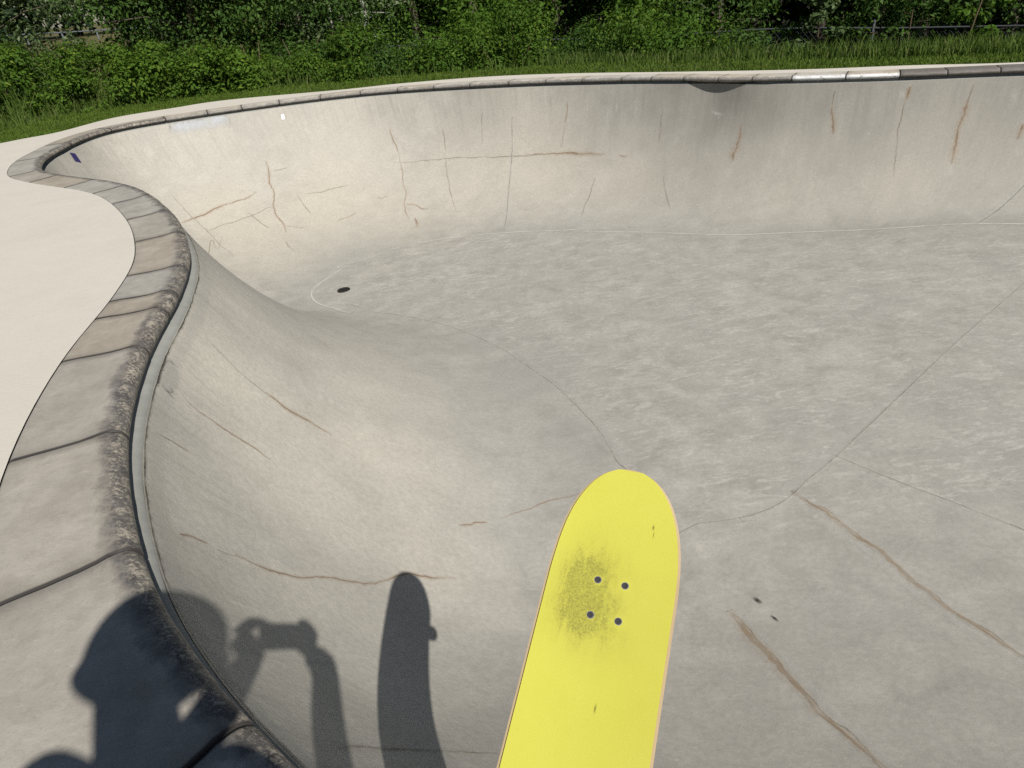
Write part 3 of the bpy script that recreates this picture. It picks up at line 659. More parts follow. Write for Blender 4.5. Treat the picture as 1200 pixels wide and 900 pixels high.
clean = t.math('ADD', gauss(.027, .0206, .008, .008), t.math('ADD', gauss(.027, -.0206, .008, .008), t.math('ADD', gauss(-.027, .0206, .007, .007), gauss(-.027, -.0206, .008, .008))))
dirt = t.math('SUBTRACT', dirt, t.math('MULTIPLY', clean, .7), True)
speck = t.maprange(g3, t.math('SUBTRACT', .62, t.math('MULTIPLY', dirt, .22)), t.math('SUBTRACT', .74, t.math('MULTIPLY', dirt, .16)))
base = t.mix(t.math('MULTIPLY', t.math('MULTIPLY', dirt, .92, True), t.math('ADD', .26, t.math('MULTIPLY', speck, .42))), base, (.10, .085, .030))
sc_ = t.noise(t.mapping(o_, (9, 30, 10), (0, 0, .5)), 7, 3, .5, .4)
base = t.mix(t.maprange(sc_, .735, .76, 0, .25), base, (.25, .21, .03))
for gx, gy, a_, b_ in ((.118, -.047, .003, .0014), (.108, -.049, .004, .0006), (-.150, -.012, .005, .0012)):
    base = t.mix(t.math('MULTIPLY', gauss(gx, gy, a_, b_), .8), base, (.06, .05, .02))
M_GRIP = t.end(t.bsdf(base, .9, t.bump(g1, .5, .0009), spec=.18))
dk = deck_surface(0, 0, 'deck_board', M_PLY, .0115)
deck_surface(.0014, .0042, 'grip_tape', M_GRIP, .0013)
M_STEEL = plain('dark_steel', (.055, .055, .060), .35, .9); M_ALU = plain('cast_truck_metal', (.55, .55, .56), .4, .9, .1)
M_URE = plain('worn_white_urethane', (.70, .66, .56), .5, var=.12, scale=20)
M_RING = plain('worn_grey_metal', (.20, .20, .23), .6, .2); M_BOLT = plain('blackened_bolt', (.035, .033, .036), .6, .0)
zdk = lambda x: kick(x)[1]
for tx in (0.0, -2 * XB):
    for bx in (-.027, .027):
        for by in (-.0206, .0206):
            bm = bmesh.new()
            disc_stack(bm, Matrix.Translation((tx + bx, by, zdk(tx + bx) + .0014)), [(.0049, 0), (.0048, .0008), (.0040, .0011), (.0024, .0010), (.0020, .0004), (0, .0004)], 18)
            b = from_bm('bolt', bm, M_BOLT, board, False)
            bm = bmesh.new(); disc_stack(bm, Matrix.Translation((tx + bx, by, zdk(tx + bx) + .0014)), [(.0058, -.0002), (.0057, .0005), (.0047, .0005)], 18)
            from_bm('washer', bm, M_RING, b, False)
    sgn = 1 if tx == 0 else -1
    bm = bmesh.new()
    box(bm, Matrix.Translation((tx, 0, -.0175)), .080, .055, .010, .002)
    box(bm, Matrix.Translation((tx - sgn * .004, 0, -.031)) @ Matrix.Rotation(sgn * .5, 4, 'Y'), .030, .030, .022, .004)
    tube(bm, [(tx - sgn * .004, -.068, -.052), (tx - sgn * .004, -.03, -.050), (tx - sgn * .004, 0, -.046), (tx - sgn * .004, .03, -.050), (tx - sgn * .004, .068, -.052)], [.010, .012, .016, .012, .010], 12)
    tk = from_bm('truck', bm, M_ALU, board)
    bm = bmesh.new(); tube(bm, [(tx - sgn * .004, -.096, -.052), (tx - sgn * .004, .096, -.052)], .004, 10); from_bm('axle', bm, M_STEEL, tk)
    for sy in (-1, 1):
        bm = bmesh.new()
        disc_stack(bm, Matrix.Translation((tx - sgn * .004, sy * .0775, -.052)) @ Matrix.Rotation(PI / 2, 4, 'X'), [(.0, -.012), (.012, -.012), (.014, -.0165), (.020, -.0170), (.0255, -.011), (.0265, -.005), (.0265, .005), (.0255, .011), (.020, .0170), (.014, .0165), (.012, .012), (0, .012)], 28)
        wl = from_bm('wheel', bm, M_URE, board)
        bm = bmesh.new(); disc_stack(bm, Matrix.Translation((tx - sgn * .004, sy * .0900, -.052)) @ Matrix.Rotation(PI / 2, 4, 'X'), [(0, -.0012), (.0095, -.0012), (.0095, .0012), (.0, .0012)], 20); from_bm('bearing', bm, M_STEEL, wl)

# ---------------- the photographer, standing behind the lens with a foot on the tail ---------------
SD = Vector(ray(311, 748)).normalized()    # the way the sunlight travels
E1 = SD.cross(Vector((0, 0, 1))).normalized(); E2 = E1.cross(SD)
def SP(a, b, c): return Vector(CAM) + E1 * a + E2 * b + SD * c
def skin(verts, edges, root=0, levels=2):
    me = bpy.data.meshes.new('body'); me.from_pydata([tuple(v[0]) for v in verts], edges, [])
    o = bpy.data.objects.new('body', me); COL.objects.link(o)
    m = o.modifiers.new('s', 'SKIN'); m.use_smooth_shade = True; sd = o.modifiers.new('d', 'SUBSURF'); sd.levels = levels; sd.render_levels = levels
    for i, v in enumerate(verts):
        r = v[1] if hasattr(v[1], '__len__') else (v[1], v[1]); me.skin_vertices[0].data[i].radius = r
        me.skin_vertices[0].data[i].use_root = (i == root)
    dg = bpy.context.evaluated_depsgraph_get(); ev = o.evaluated_get(dg); m2 = bpy.data.meshes.new_from_object(ev)
    vs = [tuple(v.co) for v in m2.vertices]; fs = [tuple(p.vertices) for p in m2.polygons]
    bpy.data.objects.remove(o); bpy.data.meshes.remove(me); bpy.data.meshes.remove(m2)
    return vs, fs
Rw = Vector((math.cos(ROLL), -math.sin(ROLL) * math.sin(PITCH), -math.sin(ROLL) * math.cos(PITCH)))
Uw = Vector((math.sin(ROLL), math.cos(ROLL) * math.sin(PITCH), math.cos(ROLL) * math.cos(PITCH)))
Fw = Vector((0, math.cos(PITCH), -math.sin(PITCH)))
C0 = Vector(CAM)
def ph(r, u, f): return C0 + Rw * r + Uw * u + Fw * f       # phone frame: right, up, forward of the lens
pelvis = Vector((-.02, -.58, .66)); spine = Vector((-.03, -.54, .86)); chest = Vector((-.045, -.48, 1.07)); neckb = SP(-.228, -.065, -.52)
neck = SP(-.230, -.015, -.50); head = SP(-.210, .052, -.48)
shl, elL, wrL = SP(-.395, -.034, -.44), SP(-.250, -.165, -.22), SP(-.035, -.022, -.030)
shr, elR, wrR = SP(-.105, -.165, -.46), SP(-.015, -.350, -.20), SP(.115, -.138, -.040)
hipL, knL, anL = Vector((-.10, -.60, .62)), Vector((-.20, -.50, .36)), Vector((-.20, -.66, .09))
hipR, knR, anR = Vector((.06, -.56, .62)), Vector((.10, -.20, .46)), Vector((-.02, .10, .14))
hj = head + (head - neck) * .35
BV = [(pelvis, (.125, .095)), (spine, (.120, .092)), (chest, (.135, .10)), (neckb, (.088, .075)), (neck, (.072, .070)), (head, (.074, .082)), (hj + Vector((0, 0, .03)), (.065, .07)),
      (chest * .45 + shl * .55, (.085, .07)), (shl, .068), (shl * .5 + elL * .5, .052), (elL, .046), (elL * .55 + wrL * .45, .043), (wrL, .034),
      (chest * .45 + shr * .55, (.085, .07)), (shr, .066), (shr * .5 + elR * .5, .050), (elR, .046), (elR * .55 + wrR * .45, .047), (wrR, .046),
      (hipL, .09), (hipL * .5 + knL * .5, .076), (knL, .058), (knL * .6 + anL * .4, .055), (anL, .040), (anL + Vector((.03, .14, -.05)), (.040, .03)),
      (hipR, .09), (hipR * .5 + knR * .5, .076), (knR, .058), (knR * .6 + anR * .4, .055), (anR, .040), (anR + Vector((-.035, .13, -.045)), (.040, .03))]
pl = ph(-.046, .010, -.040); pr = ph(.138, -.030, -.042)
BV += [(wrL * .3 + pl * .7, (.036, .030)), (wrR * .3 + pr * .7, (.044, .036))]
BE = [(12,31),(18,32),(0,1),(1,2),(2,3),(3,4),(4,5),(5,6),(2,7),(7,8),(8,9),(9,10),(10,11),(11,12),(2,13),(13,14),(14,15),(15,16),(16,17),(17,18),(0,19),(19,20),(20,21),(21,22),(22,23),(23,24),(0,25),(25,26),(26,27),(27,28),(28,29),(29,30)]
vs, fs = skin(BV, BE, 0)
def add(vs2, fs2):
    n = len(vs); vs.extend(vs2); fs.extend(tuple(i + n for i in f) for f in fs2)
def chain(pts, rad, lv=2): add(*skin(list(zip([Vector(p) for p in pts], rad)), [(i, i + 1) for i in range(len(pts) - 1)], 0, lv))
# left hand pinches the lens end from outside, fingers over the back edge, thumb under
pl = ph(-.046, .010, -.040)
chain([wrL, wrL * .5 + pl * .5, pl, ph(-.012, .022, -.034)], [(.026, .02), (.034, .017), (.036, .017), (.024, .014)])
for k, (rr, uu, ln) in enumerate([(-.004, .050, 0), (-.014, .056, 0), (-.024, .056, 0), (-.032, .050, 0)]):
    chain([pl + Uw * .018 - Rw * (.005 * k), ph(rr - .012, uu - .006, -.040), ph(rr - .006, uu + .004, -.028), ph(rr + .016 + .003 * (3 - k), uu - .002, -.024)], [.010, .0095, .009, .008])
chain([pl - Uw * .010, ph(-.036, -.026, -.036), ph(-.016, -.034, -.030), ph(.008, -.031, -.026)], [.013, .0115, .011, .009])
# right hand holds the other end
pr = ph(.138, -.030, -.042)
chain([wrR, wrR * .5 + pr * .5, pr, ph(.146, .004, -.040)], [(.044, .036), (.046, .034), (.044, .026), (.028, .018)])
for k, (rr, uu) in enumerate([(.112, .056), (.122, .056), (.132, .048), (.140, .034)]):
    chain([pr + Uw * .026 + Rw * (.004 * k), ph(rr + .020, uu - .020, -.042), ph(rr + .018, uu - .002, -.030), ph(rr - .008, uu + (.004 if k < 2 else -.004), -.022)], [.010, .0095, .009, .008])
chain([pr - Rw * .008 + Uw * .004, ph(.104, -.008, -.040), ph(.090, .008, -.032)], [.013, .0115, .0095])
t = NT('skin_and_clothes_skin'); sk = t.obj()
M_SKIN = plain('tanned_skin', (.46, .27, .18), .55, var=.10, scale=30); M_SHIRT = plain('dark_blue_cotton', (.035, .05, .09), .9, var=.2, scale=60); M_SHORT = plain('khaki_cotton', (.25, .20, .13), .9, var=.15, scale=60)
bmi = []
def nearest_bone(p):
    best = (9, 0)
    for e in BE:
        a, b = BV[e[0]][0], BV[e[1]][0]; d = b - a; q = max(0, min(1, (p - a).dot(d) / d.length_squared)); best = min(best, ((a + d * q - p).length, BE.index(e)))
    return best[1]
SH = {3, 4, 8, 9, 14, 15}; SHO = {2, 20, 21, 26, 27}
for f in fs:
    c = sum((Vector(vs[i]) for i in f), Vector()) / len(f); e = nearest_bone(c)
    bmi.append(1 if e in SH or e == 10 or e == 16 else (2 if e in SHO or e in (22, 28) else 0))
person = mesh_obj('person', vs, fs, [M_SKIN, M_SHIRT, M_SHORT], None, True, mat_idx=bmi)
tag(person, 'person in dark shirt and helmet aiming a phone, one foot on the board tail', 'person')
# helmet: a dome over the crown, its rim tipped with the head, flared a little at the edge
U = (E1 * .33 + E2 * .82 - SD * .47).normalized(); X = (E1 * .944 - E2 * .33); X = (X - U * X.dot(U)).normalized(); Yh = U.cross(X)
hc = SP(-.187, .071, -.48); bm = bmesh.new(); rr_ = .121
def dome(r, top):
    rows = []
    for k in range(15):
        a = -0.28 + (PI / 2 + .28) * k / 14
        rows.append([hc + X * (r * (1.0 + (0.12 if k == 0 else (.03 if k == 1 else 0))) * math.cos(a) * math.cos(q)) + Yh * (r * 1.07 * math.cos(a) * math.sin(q)) + U * (r * math.sin(a) * 1.02 + (.0 if k else -.004)) for q in np.linspace(0, 2 * PI, 41)[:-1]])
    return rows
ro, ri = dome(rr_, 0), dome(rr_ - .016, 0)
vo = [[bm.verts.new(p) for p in r] for r in ro]; vi = [[bm.verts.new(p) for p in r] for r in ri]
for S_, fl in ((vo, 0), (vi, 1)):
    for a, b in zip(S_, S_[1:]):
        for k in range(40):
            q = (a[k], a[(k + 1) % 40], b[(k + 1) % 40], b[k]); bm.faces.new(q[::-1] if fl else q)
for k in range(40): bm.faces.new((vo[0][(k + 1) % 40], vo[0][k], vi[0][k], vi[0][(k + 1) % 40]))
bmesh.ops.remove_doubles(bm, verts=bm.verts, dist=1e-5)
M_HELM = plain('matte_black_helmet', (.02, .02, .022), .45)
helm = from_bm('helmet', bm, M_HELM, person)
bm = bmesh.new()
for s_ in (-1, 1): tube(bm, [hc + X * (.095 * s_) - U * .03, hc + X * (.075 * s_) - U * .10 + Yh * .02, hc - U * .150 + Yh * .035 + X * (.02 * s_)], .006, 6)
from_bm('chin_strap', bm, M_HELM, helm)
# face: eyes, nose, mouth, ears and hair
face_f = (Yh * (1 if Yh.y > 0 else -1)); M_EYE = plain('eye_white', (.8, .8, .78), .3); M_HAIR2 = plain('brown_hair', (.05, .03, .018), .8); M_LIP = plain('lips', (.40, .16, .13), .5)
fc = head + U * .004 + face_f * .086
bm = bmesh.new()
for s_ in (-1, 1):
    bm = bmesh.new(); bmesh.ops.create_uvsphere(bm, u_segments=12, v_segments=8, radius=.012, matrix=Matrix.Translation(fc + X * (.031 * s_) + U * .008 - face_f * .006)); from_bm('eye', bm, M_EYE, person)
bm = bmesh.new(); tube(bm, [fc + U * .010 - face_f * .008, fc - U * .016 + face_f * .010, fc - U * .032 + face_f * .016, fc - U * .040], [.008, .011, .014, .009], 8); from_bm('nose', bm, M_SKIN, person)
bm = bmesh.new(); tube(bm, [fc - U * .062 - X * .024 - face_f * .006, fc - U * .060 + face_f * .004, fc - U * .062 + X * .024 - face_f * .006], [.004, .007, .004], 8); from_bm('mouth', bm, M_LIP, person)
bm = bmesh.new()
for s_ in (-1, 1):
    bm = bmesh.new(); disc_stack(bm, Matrix.Translation(head + X * (.083 * s_) - U * .012) @ Matrix((face_f, U, X * s_)).transposed().to_4x4(), [(.0, .012), (.012, .010), (.026, .014), (.030, .008), (.018, -.01), (0, -.012)], 14); from_bm('ear', bm, M_SKIN, person)
bm = bmesh.new(); bmesh.ops.create_uvsphere(bm, u_segments=20, v_segments=12, radius=1, matrix=Matrix.Translation(head - face_f * .018 - U * .008) @ Matrix((X, face_f, U)).transposed().to_4x4() @ Matrix.Diagonal((.072, .080, .072, 1))); from_bm('hair', bm, M_HAIR2, person)
M_SHOE = plain('black_suede', (.025, .025, .028), .9, var=.3, scale=80); M_SOLE = plain('gum_sole', (.40, .26, .13), .8)
for an, dr_, z0 in ((anL, Vector((.2, .98, 0)), .008), (anR, Vector((-.26, .965, 0)), None)):
    dr_.normalize(); sd_ = dr_.cross(Vector((0, 0, 1)))
    base_z = .008 if z0 is not None else .062
    c = Vector((an.x, an.y, base_z)); bm = bmesh.new()
    pr_ = [(-.085, .030, .055), (-.06, .038, .085), (0, .042, .075), (.06, .046, .055), (.12, .048, .042), (.165, .040, .034), (.185, .018, .022)]
    rows = []
    for x_, w_, h_ in pr_: rows.append([bm.verts.new(c + dr_ * x_ + sd_ * (w_ * math.cos(q)) + Vector((0, 0, .010 + max(0, h_ * math.sin(q))))) for q in np.linspace(0, PI, 11)])
    for a, b in zip(rows, rows[1:]):
        for k in range(10): bm.faces.new((a[k], a[k + 1], b[k + 1], b[k]))
        bm.faces.new((a[0], b[0], b[10], a[10]))
    bm.faces.new(rows[0]); bm.faces.new(rows[-1][::-1])
    sh = from_bm('shoe', bm, M_SHOE, person); bm = bmesh.new()
    out_ = [(x_, w_ + .004) for x_, w_, _ in pr_]; ol = [c + dr_ * x_ + sd_ * w_ for x_, w_ in out_] + [c + dr_ * x_ - sd_ * w_ for x_, w_ in out_[::-1]]
    lo = [bm.verts.new(p + Vector((0, 0, -.004))) for p in ol]; hi = [bm.verts.new(p + Vector((0, 0, .013))) for p in ol]
    bm.faces.new(lo[::-1]); bm.faces.new(hi)
    for k in range(len(ol)): bm.faces.new((lo[k], lo[(k + 1) % len(ol)], hi[(k + 1) % len(ol)], hi[k]))
    from_bm('sole', bm, M_SOLE, sh, False)
# the phone in the hands, just behind the taking lens
phone = thing('phone', 'slim dark phone held sideways in both hands', 'phone'); PM = Matrix((Rw, Uw, -Fw)).transposed().to_4x4(); PM.translation = ph(.066, .012, -.016); phone.matrix_world = PM
bm = bmesh.new(); box(bm, Matrix.Identity(4), .156, .074, .0085, .003); from_bm('body_shell', bm, plain('dark_glass', (.02, .02, .025), .15), phone)
bm = bmesh.new(); box(bm, Matrix.Translation((0, 0, .0046)), .146, .066, .0006); from_bm('screen', bm, plain('black_screen', (.008, .008, .01), .08), phone, False)
bm = bmesh.new(); disc_stack(bm, Matrix.Translation((-.066, -.012, -.0068)) @ Matrix.Rotation(PI, 4, 'X'), [(.009, -.003), (.009, .0005), (.006, .0005), (.005, -.001), (0, -.001)], 20); from_bm('lens', bm, M_STEEL, phone)

# ---------------- vegetation ----------------------------------------------------------------------
def leaves_mesh(centers, radii, n, size, up=.35, jitter=.35, droop=.0, shell=.55, aspect=.5, wts=None):
    """many small folded leaf faces spread through ellipsoid clumps"""
    centers = np.asarray(centers, float); radii = np.asarray(radii, float)
    if radii.ndim == 1: radii = np.repeat(radii[:, None], 3, 1)
    w = radii.prod(1) ** .72 if wts is None else np.asarray(wts, float); w = w / w.sum()
    ci = RNG.choice(len(centers), n, p=w)
    d = RNG.normal(size=(n, 3)); d /= np.linalg.norm(d, axis=1)[:, None]
    r = (shell + (1 - shell) * RNG.random(n) ** .6) + RNG.normal(size=n) * .08
    p = centers[ci] + d * radii[ci] * r[:, None]
    nr = d * .7 + RNG.normal(size=(n, 3)) * jitter + [0, 0, up]; nr /= np.linalg.norm(nr, axis=1)[:, None]
    a = RNG.normal(size=(n, 3)); a -= nr * (a * nr).sum(1)[:, None]; a[:, 2] -= droop; a -= nr * (a * nr).sum(1)[:, None]; a /= np.linalg.norm(a, axis=1)[:, None] + 1e-9
    b = np.cross(nr, a); s = size * (.6 + .8 * RNG.random(n))[:, None]
    fold = nr * s * .12
    q = np.stack([p - a * s * .5, p + b * s * aspect * .5 + fold, p + a * s * .5, p - b * s * aspect * .5 + fold], 1)
    return q.reshape(-1, 3)
def quads_obj(name, V_, mat, parent=None):
    me = bpy.data.meshes.new(name); n = len(V_) // 4
    me.vertices.add(len(V_)); me.vertices.foreach_set('co', V_.astype(np.float32).ravel())
    me.loops.add(len(V_)); me.loops.foreach_set('vertex_index', np.arange(len(V_), dtype=np.int32))
    me.polygons.add(n); me.polygons.foreach_set('loop_start', np.arange(0, 4 * n, 4, dtype=np.int32)); me.polygons.foreach_set('loop_total', np.full(n, 4, dtype=np.int32))
    me.materials.append(mat); me.update(calc_edges=True); me.validate()
    o = bpy.data.objects.new(name, me); COL.objects.link(o)
    if parent: o.parent = parent
    return o
def blades(P, h, w, lean, bend=.5):
    n = len(P); a = RNG.random(n) * 2 * PI; dx = np.stack([np.cos(a), np.sin(a), np.zeros(n)], 1)
    l = RNG.random(n) * 2 * PI; ld = np.stack([np.cos(l), np.sin(l), np.zeros(n)], 1) * (lean * RNG.random(n))[:, None]
    h = (h * (.5 + .8 * RNG.random(n)))[:, None] if np.isscalar(h) else h[:, None]; up = np.array([0, 0, 1.0])
    m = P + up * h * .55 + ld * h * .4; t_ = P + up * h + ld * h * (1 + bend); w_ = w if np.isscalar(w) else w[:, None]
    q1 = np.stack([P - dx * w_ / 2, P + dx * w_ / 2, m + dx * w_ * .4, m - dx * w_ * .4], 1); q2 = np.stack([m - dx * w_ * .4, m + dx * w_ * .4, t_ + dx * w_ * .05, t_ - dx * w_ * .05], 1)
    return np.concatenate([q1, q2]).reshape(-1, 3)
L_HEDGE = mat_leaf('vine_leaf', (.034, .075, .009), (.100, .180, .020), .32, (.18, .22, .03))
L_VINE = mat_leaf('bright_vine_leaf', (.040, .090, .011), (.105, .195, .023), .35)
L_TREE = mat_leaf('tree_leaf', (.026, .062, .012), (.082, .150, .028), .3)
L_SILV = mat_leaf('poplar_leaf', (.038, .066, .022), (.115, .165, .062), .3, (.26, .30, .18))
L_OLIVE = mat_leaf('olive_leaf', (.042, .055, .012), (.100, .120, .026), .3)
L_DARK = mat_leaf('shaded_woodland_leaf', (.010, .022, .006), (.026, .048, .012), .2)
L_CONE = mat_leaf('conifer_needle', (.010, .020, .010), (.024, .040, .018), .1)
L_GRASS = mat_leaf('lawn_blade', (.062, .108, .012), (.130, .195, .030), .35, (.20, .19, .07))
L_TALL = mat_leaf('tall_grass_blade', (.052, .092, .016), (.120, .175, .034), .35, (.20, .19, .09))
BARK = mat_bark('grey_brown_bark', (.05, .04, .03), (.14, .115, .09)); BIRCH = mat_bark('pale_birch_bark', (.30, .28, .25), (.55, .53, .48), 8); TWIG = mat_bark('brown_stem', (.06, .045, .025), (.13, .10, .06))
def azp(px, D):                            # a spot D metres out in the direction of a photo column along the tree line
    d = ray(px, 45); h = math.hypot(d[0], d[1]); x, y = d[0] / h * D, d[1] / h * D
    return x, y, ground_z(x, y)
def tree(px, D, h, rad, mat, bark, label, group='trees behind the lawn', low=.15, n=5200, leaf=.09, trunk_r=.10, lean=(0, 0), tall=True, clump=.34):
    x, y, z = azp(px, D); T = thing('tree', label, 'tree', (x, y, z), group)
    bm = bmesh.new(); top = Vector((lean[0], lean[1], h * .86)); pts = [Vector((0, 0, -.15))]
    for k in range(1, 9): f = k / 8; pts.append(Vector((lean[0] * f + random.uniform(-.05, .05) * h * .15, lean[1] * f + random.uniform(-.05, .05) * h * .15, h * .86 * f)))
    tube(bm, pts, [trunk_r * (1.25 if k == 0 else 1 - .82 * k / 8) for k in range(9)], 9)
    cs, rs = [], []
    nl = int(14 + h * 2.6)
    for k in range(nl):
        f = low + (1 - low) * ((k + random.random()) / nl) ** 2.1; a = k * 2.4 + random.uniform(-.5, .5); base_ = pts[min(8, int(f * 8))].lerp(pts[min(8, int(f * 8) + 1)], f * 8 % 1) if f < 1 else pts[8]
        prof = math.sin(PI * min(1, (f * .70 + .30))) ** .6
        R_ = rad * prof * random.uniform(.55, 1.1)
        tip = base_ + Vector((math.cos(a) * R_, math.sin(a) * R_, random.uniform(.0, .45) * R_))
        mid = base_.lerp(tip, .5) + Vector((0, 0, .08 * R_))
        tube(bm, [base_, mid, tip], [trunk_r * .20 * (1.1 - f), trunk_r * .12 * (1.1 - f), .004], 6)
        for q in range(4):
            c = base_.lerp(tip, .35 + .22 * q) + Vector([random.uniform(-1, 1) * R_ * .22 for _ in range(3)]); r_ = rad * clump * random.uniform(.6, 1.2) * (1.2 if c.z < 2 else 1)
            cs.append(c); rs.append((r_, r_, r_ * .72))
    from_bm('trunk', bm, bark, T)
    cs = np.array([list(c) for c in cs]); rs = np.array(rs)
    lowm = cs[:, 2] + z < 2.3; parts = []
    if lowm.any(): parts.append(leaves_mesh(cs[lowm], rs[lowm], int(n * 1.5), leaf, shell=.25))
    if (~lowm).any(): parts.append(leaves_mesh(cs[~lowm], rs[~lowm], int(n * .55), leaf * 2.3, shell=.3))
    quads_obj('crown', np.concatenate(parts), mat, T)
    return T
def bush(px, D, h, w, mat, label, n=6200, leaf=.052, name='bush', cat='bush', group='bushes along the fence', lumps=17, up=.35, stems=5, lean=0):
    x, y, z = azp(px, D); T = thing(name, label, cat, (x, y, z), group)
    cs, rs = [], []; h *= 1.25; w *= 1.35
    for k in range(lumps):
        a = random.random() * 2 * PI; r = random.random() ** .6 * w * .5; hh = h * random.uniform(.12, .82) * (1 - .35 * (r / (w * .5)))
        c = Vector((math.cos(a) * r + lean * hh, math.sin(a) * r, hh)); cs.append(list(c)); q = random.uniform(.16, .30) * (h + w) * .5; rs.append((q, q, q * .8))
        if k < stems:
            bm = bmesh.new(); tube(bm, [(c.x * .15, c.y * .15, -.05), (c.x * .6, c.y * .6, c.z * .6), tuple(c)], [.018, .012, .005], 6); from_bm('stem', bm, TWIG, T)
    quads_obj('foliage', leaves_mesh(cs, rs, n, leaf, up, shell=.3), mat, T); return T
def sapling(px, D, h, mat, label, n=420, leaf=.075, lean=(0, 0)):
    x, y, z = azp(px, D); T = thing('sapling', label, 'sapling', (x, y, z), 'saplings in front of the dark wood'); bm = bmesh.new(); pts = [Vector((lean[0] * f ** 1.5, lean[1] * f ** 1.5, h * f)) for f in np.linspace(0, 1, 7)]
    tube(bm, pts, [.016, .014, .012, .010, .008, .006, .003], 6); cs, rs = [], []
    for k in range(12):
        f = .28 + .72 * k / 11; b_ = pts[min(5, int(f * 6))].lerp(pts[min(6, int(f * 6) + 1)], f * 6 % 1); a = k * 2.4; R_ = h * .22 * (1.15 - f) + .06
        tip = b_ + Vector((math.cos(a) * R_, math.sin(a) * R_, .05)); tube(bm, [b_, tip], [.005, .002], 5); cs += [list(tip), list(b_.lerp(tip, .6))]; rs += [(.11, .11, .08)] * 2
    from_bm('stem', bm, TWIG, T); quads_obj('foliage', leaves_mesh(cs, rs, n, leaf, .5, shell=.2), mat, T); return T

# vine-covered hedge on the left, drooping runners down its face
def hedge_line(f):                         # its front foot, from outside the picture to the gap near the trees
    P = [(-11.2, 5.4), (-8.2, 7.4), (-6.3, 9.25), (-5.3, 10.15), (-4.22, 10.5), (-3.15, 10.7), (-2.65, 10.9)]
    return catmull(P, 20, True)[:120][int(min(119, f * 119))]
hedge = thing('vine_hedge', 'long bright green hedge smothered in vines along the lawn', 'hedge', (-5.6, 11.2, 0))
cs, rs = [], []
for k in range(520):
    f = random.random(); p = hedge_line(f); q = hedge_line(min(1, f + .02)) - hedge_line(max(0, f - .02)); q = q / (np.linalg.norm(q) + 1e-9); nb = np.array([-q[1], q[0]])
    top = np.interp(f, [0, .3, .5, .65, .8, .92, 1], [.95, .95, .90, .82, .62, .45, .25]) + .10 * mnoise.noise((f * 22, 0, 0))
    dpt = random.uniform(.05, .85); zz = top * random.random() ** .75; r = random.uniform(.12, .24)
    if zz > top * .8: dpt = random.uniform(.1, 1.0)
    cs.append((p[0] + nb[0] * (dpt + zz * .18) + 5.6, p[1] + nb[1] * (dpt + zz * .18) - 11.2, zz - .18)); rs.append((r, r, r * .75))
quads_obj('foliage', leaves_mesh(cs, rs, 68000, .054, .5, shell=.3, droop=.35), L_HEDGE, hedge)
for k in range(26):
    f = random.random(); p = hedge_line(f) + [random.uniform(-.2, .2), random.uniform(.35, .8)]
    bm = bmesh.new(); tube(bm, [(p[0] + 5.6, p[1] - 11.2, -.3), (p[0] + 5.6 + random.uniform(-.1, .1), p[1] - 11.2 + .1, .2), (p[0] + 5.6 + random.uniform(-.2, .2), p[1] - 11.2 + .25, .55)], [.012, .009, .004], 5)
    from_bm('stem', bm, TWIG, hedge)

# trees, each where one can be told apart along the top of the photograph
tree(-8, 15.5, 6.5, 1.25, L_SILV, BARK, 'leafy poplar with pale fluttering leaves at the left end of the hedge', low=.04, n=12000, leaf=.068)
tree(-95, 16.5, 7, 1.9, L_TREE, BARK, 'green tree beyond the far left end of the vine hedge', low=.05, n=4200, leaf=.072)
tree(194, 16.0, 6.5, 1.1, L_SILV, BARK, 'grey-green tree just right of the gap with the far fence', low=.05, n=12000, leaf=.066)
tree(232, 15.2, 6.2, 1.5, L_TREE, BARK, 'mid green tree behind the middle of the vine hedge', low=.04, n=11000, leaf=.072)
tree(296, 14.8, 6.0, 1.35, L_OLIVE, BARK, 'olive-tinted tree behind the right end of the vine hedge', low=.04, n=10500, leaf=.066)
tree(352, 13.6, 6.5, 1.2, L_TREE, BARK, 'dark leafy tree where the vine hedge ends', low=.05, n=11000, leaf=.068)
tree(392, 13.3, 7.0, .95, L_SILV, BIRCH, 'slim grey-green tree with a thin pale trunk', low=.10, n=3800, leaf=.068, trunk_r=.045)
tree(430, 13.8, 7.5, 1.0, L_TREE, BIRCH, 'birch with a white trunk showing between its leaves', low=.12, n=3600, leaf=.068, trunk_r=.055)
tree(490, 14.5, 7.2, 1.3, L_TREE, BARK, 'dark tree with drooping boughs right of the white-trunked birch', low=.06, n=5600, leaf=.072)
tree(560, 14.0, 7.0, 1.35, L_VINE, BARK, 'tree draped in a bright green vine sloping down to the right', low=.05, n=12000, leaf=.068)
tree(655, 15.0, 7.4, 1.3, L_TREE, BARK, 'rounded dark green tree behind the low bushes at mid-lawn', low=.10, n=5000, leaf=.075)
tree(760, 13.8, 7.0, 1.25, L_VINE, BARK, 'light green tree with dense low leaves behind the tall grass', low=.07, n=10500, leaf=.072)
tree(842, 13.6, 7.2, 1.15, L_TREE, BARK, 'mid green tree left of the bare fence rail', low=.07, n=5200, leaf=.072)
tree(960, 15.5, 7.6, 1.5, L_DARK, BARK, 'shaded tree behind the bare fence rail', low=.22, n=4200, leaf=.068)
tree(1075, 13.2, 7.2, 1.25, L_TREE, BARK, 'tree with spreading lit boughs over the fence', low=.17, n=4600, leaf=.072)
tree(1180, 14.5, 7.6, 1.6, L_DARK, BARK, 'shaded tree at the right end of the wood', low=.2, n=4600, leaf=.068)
tree(1290, 13.5, 7.5, 1.6, L_TREE, BARK, 'green tree past the right end of the wood', low=.1, n=4200, leaf=.068)
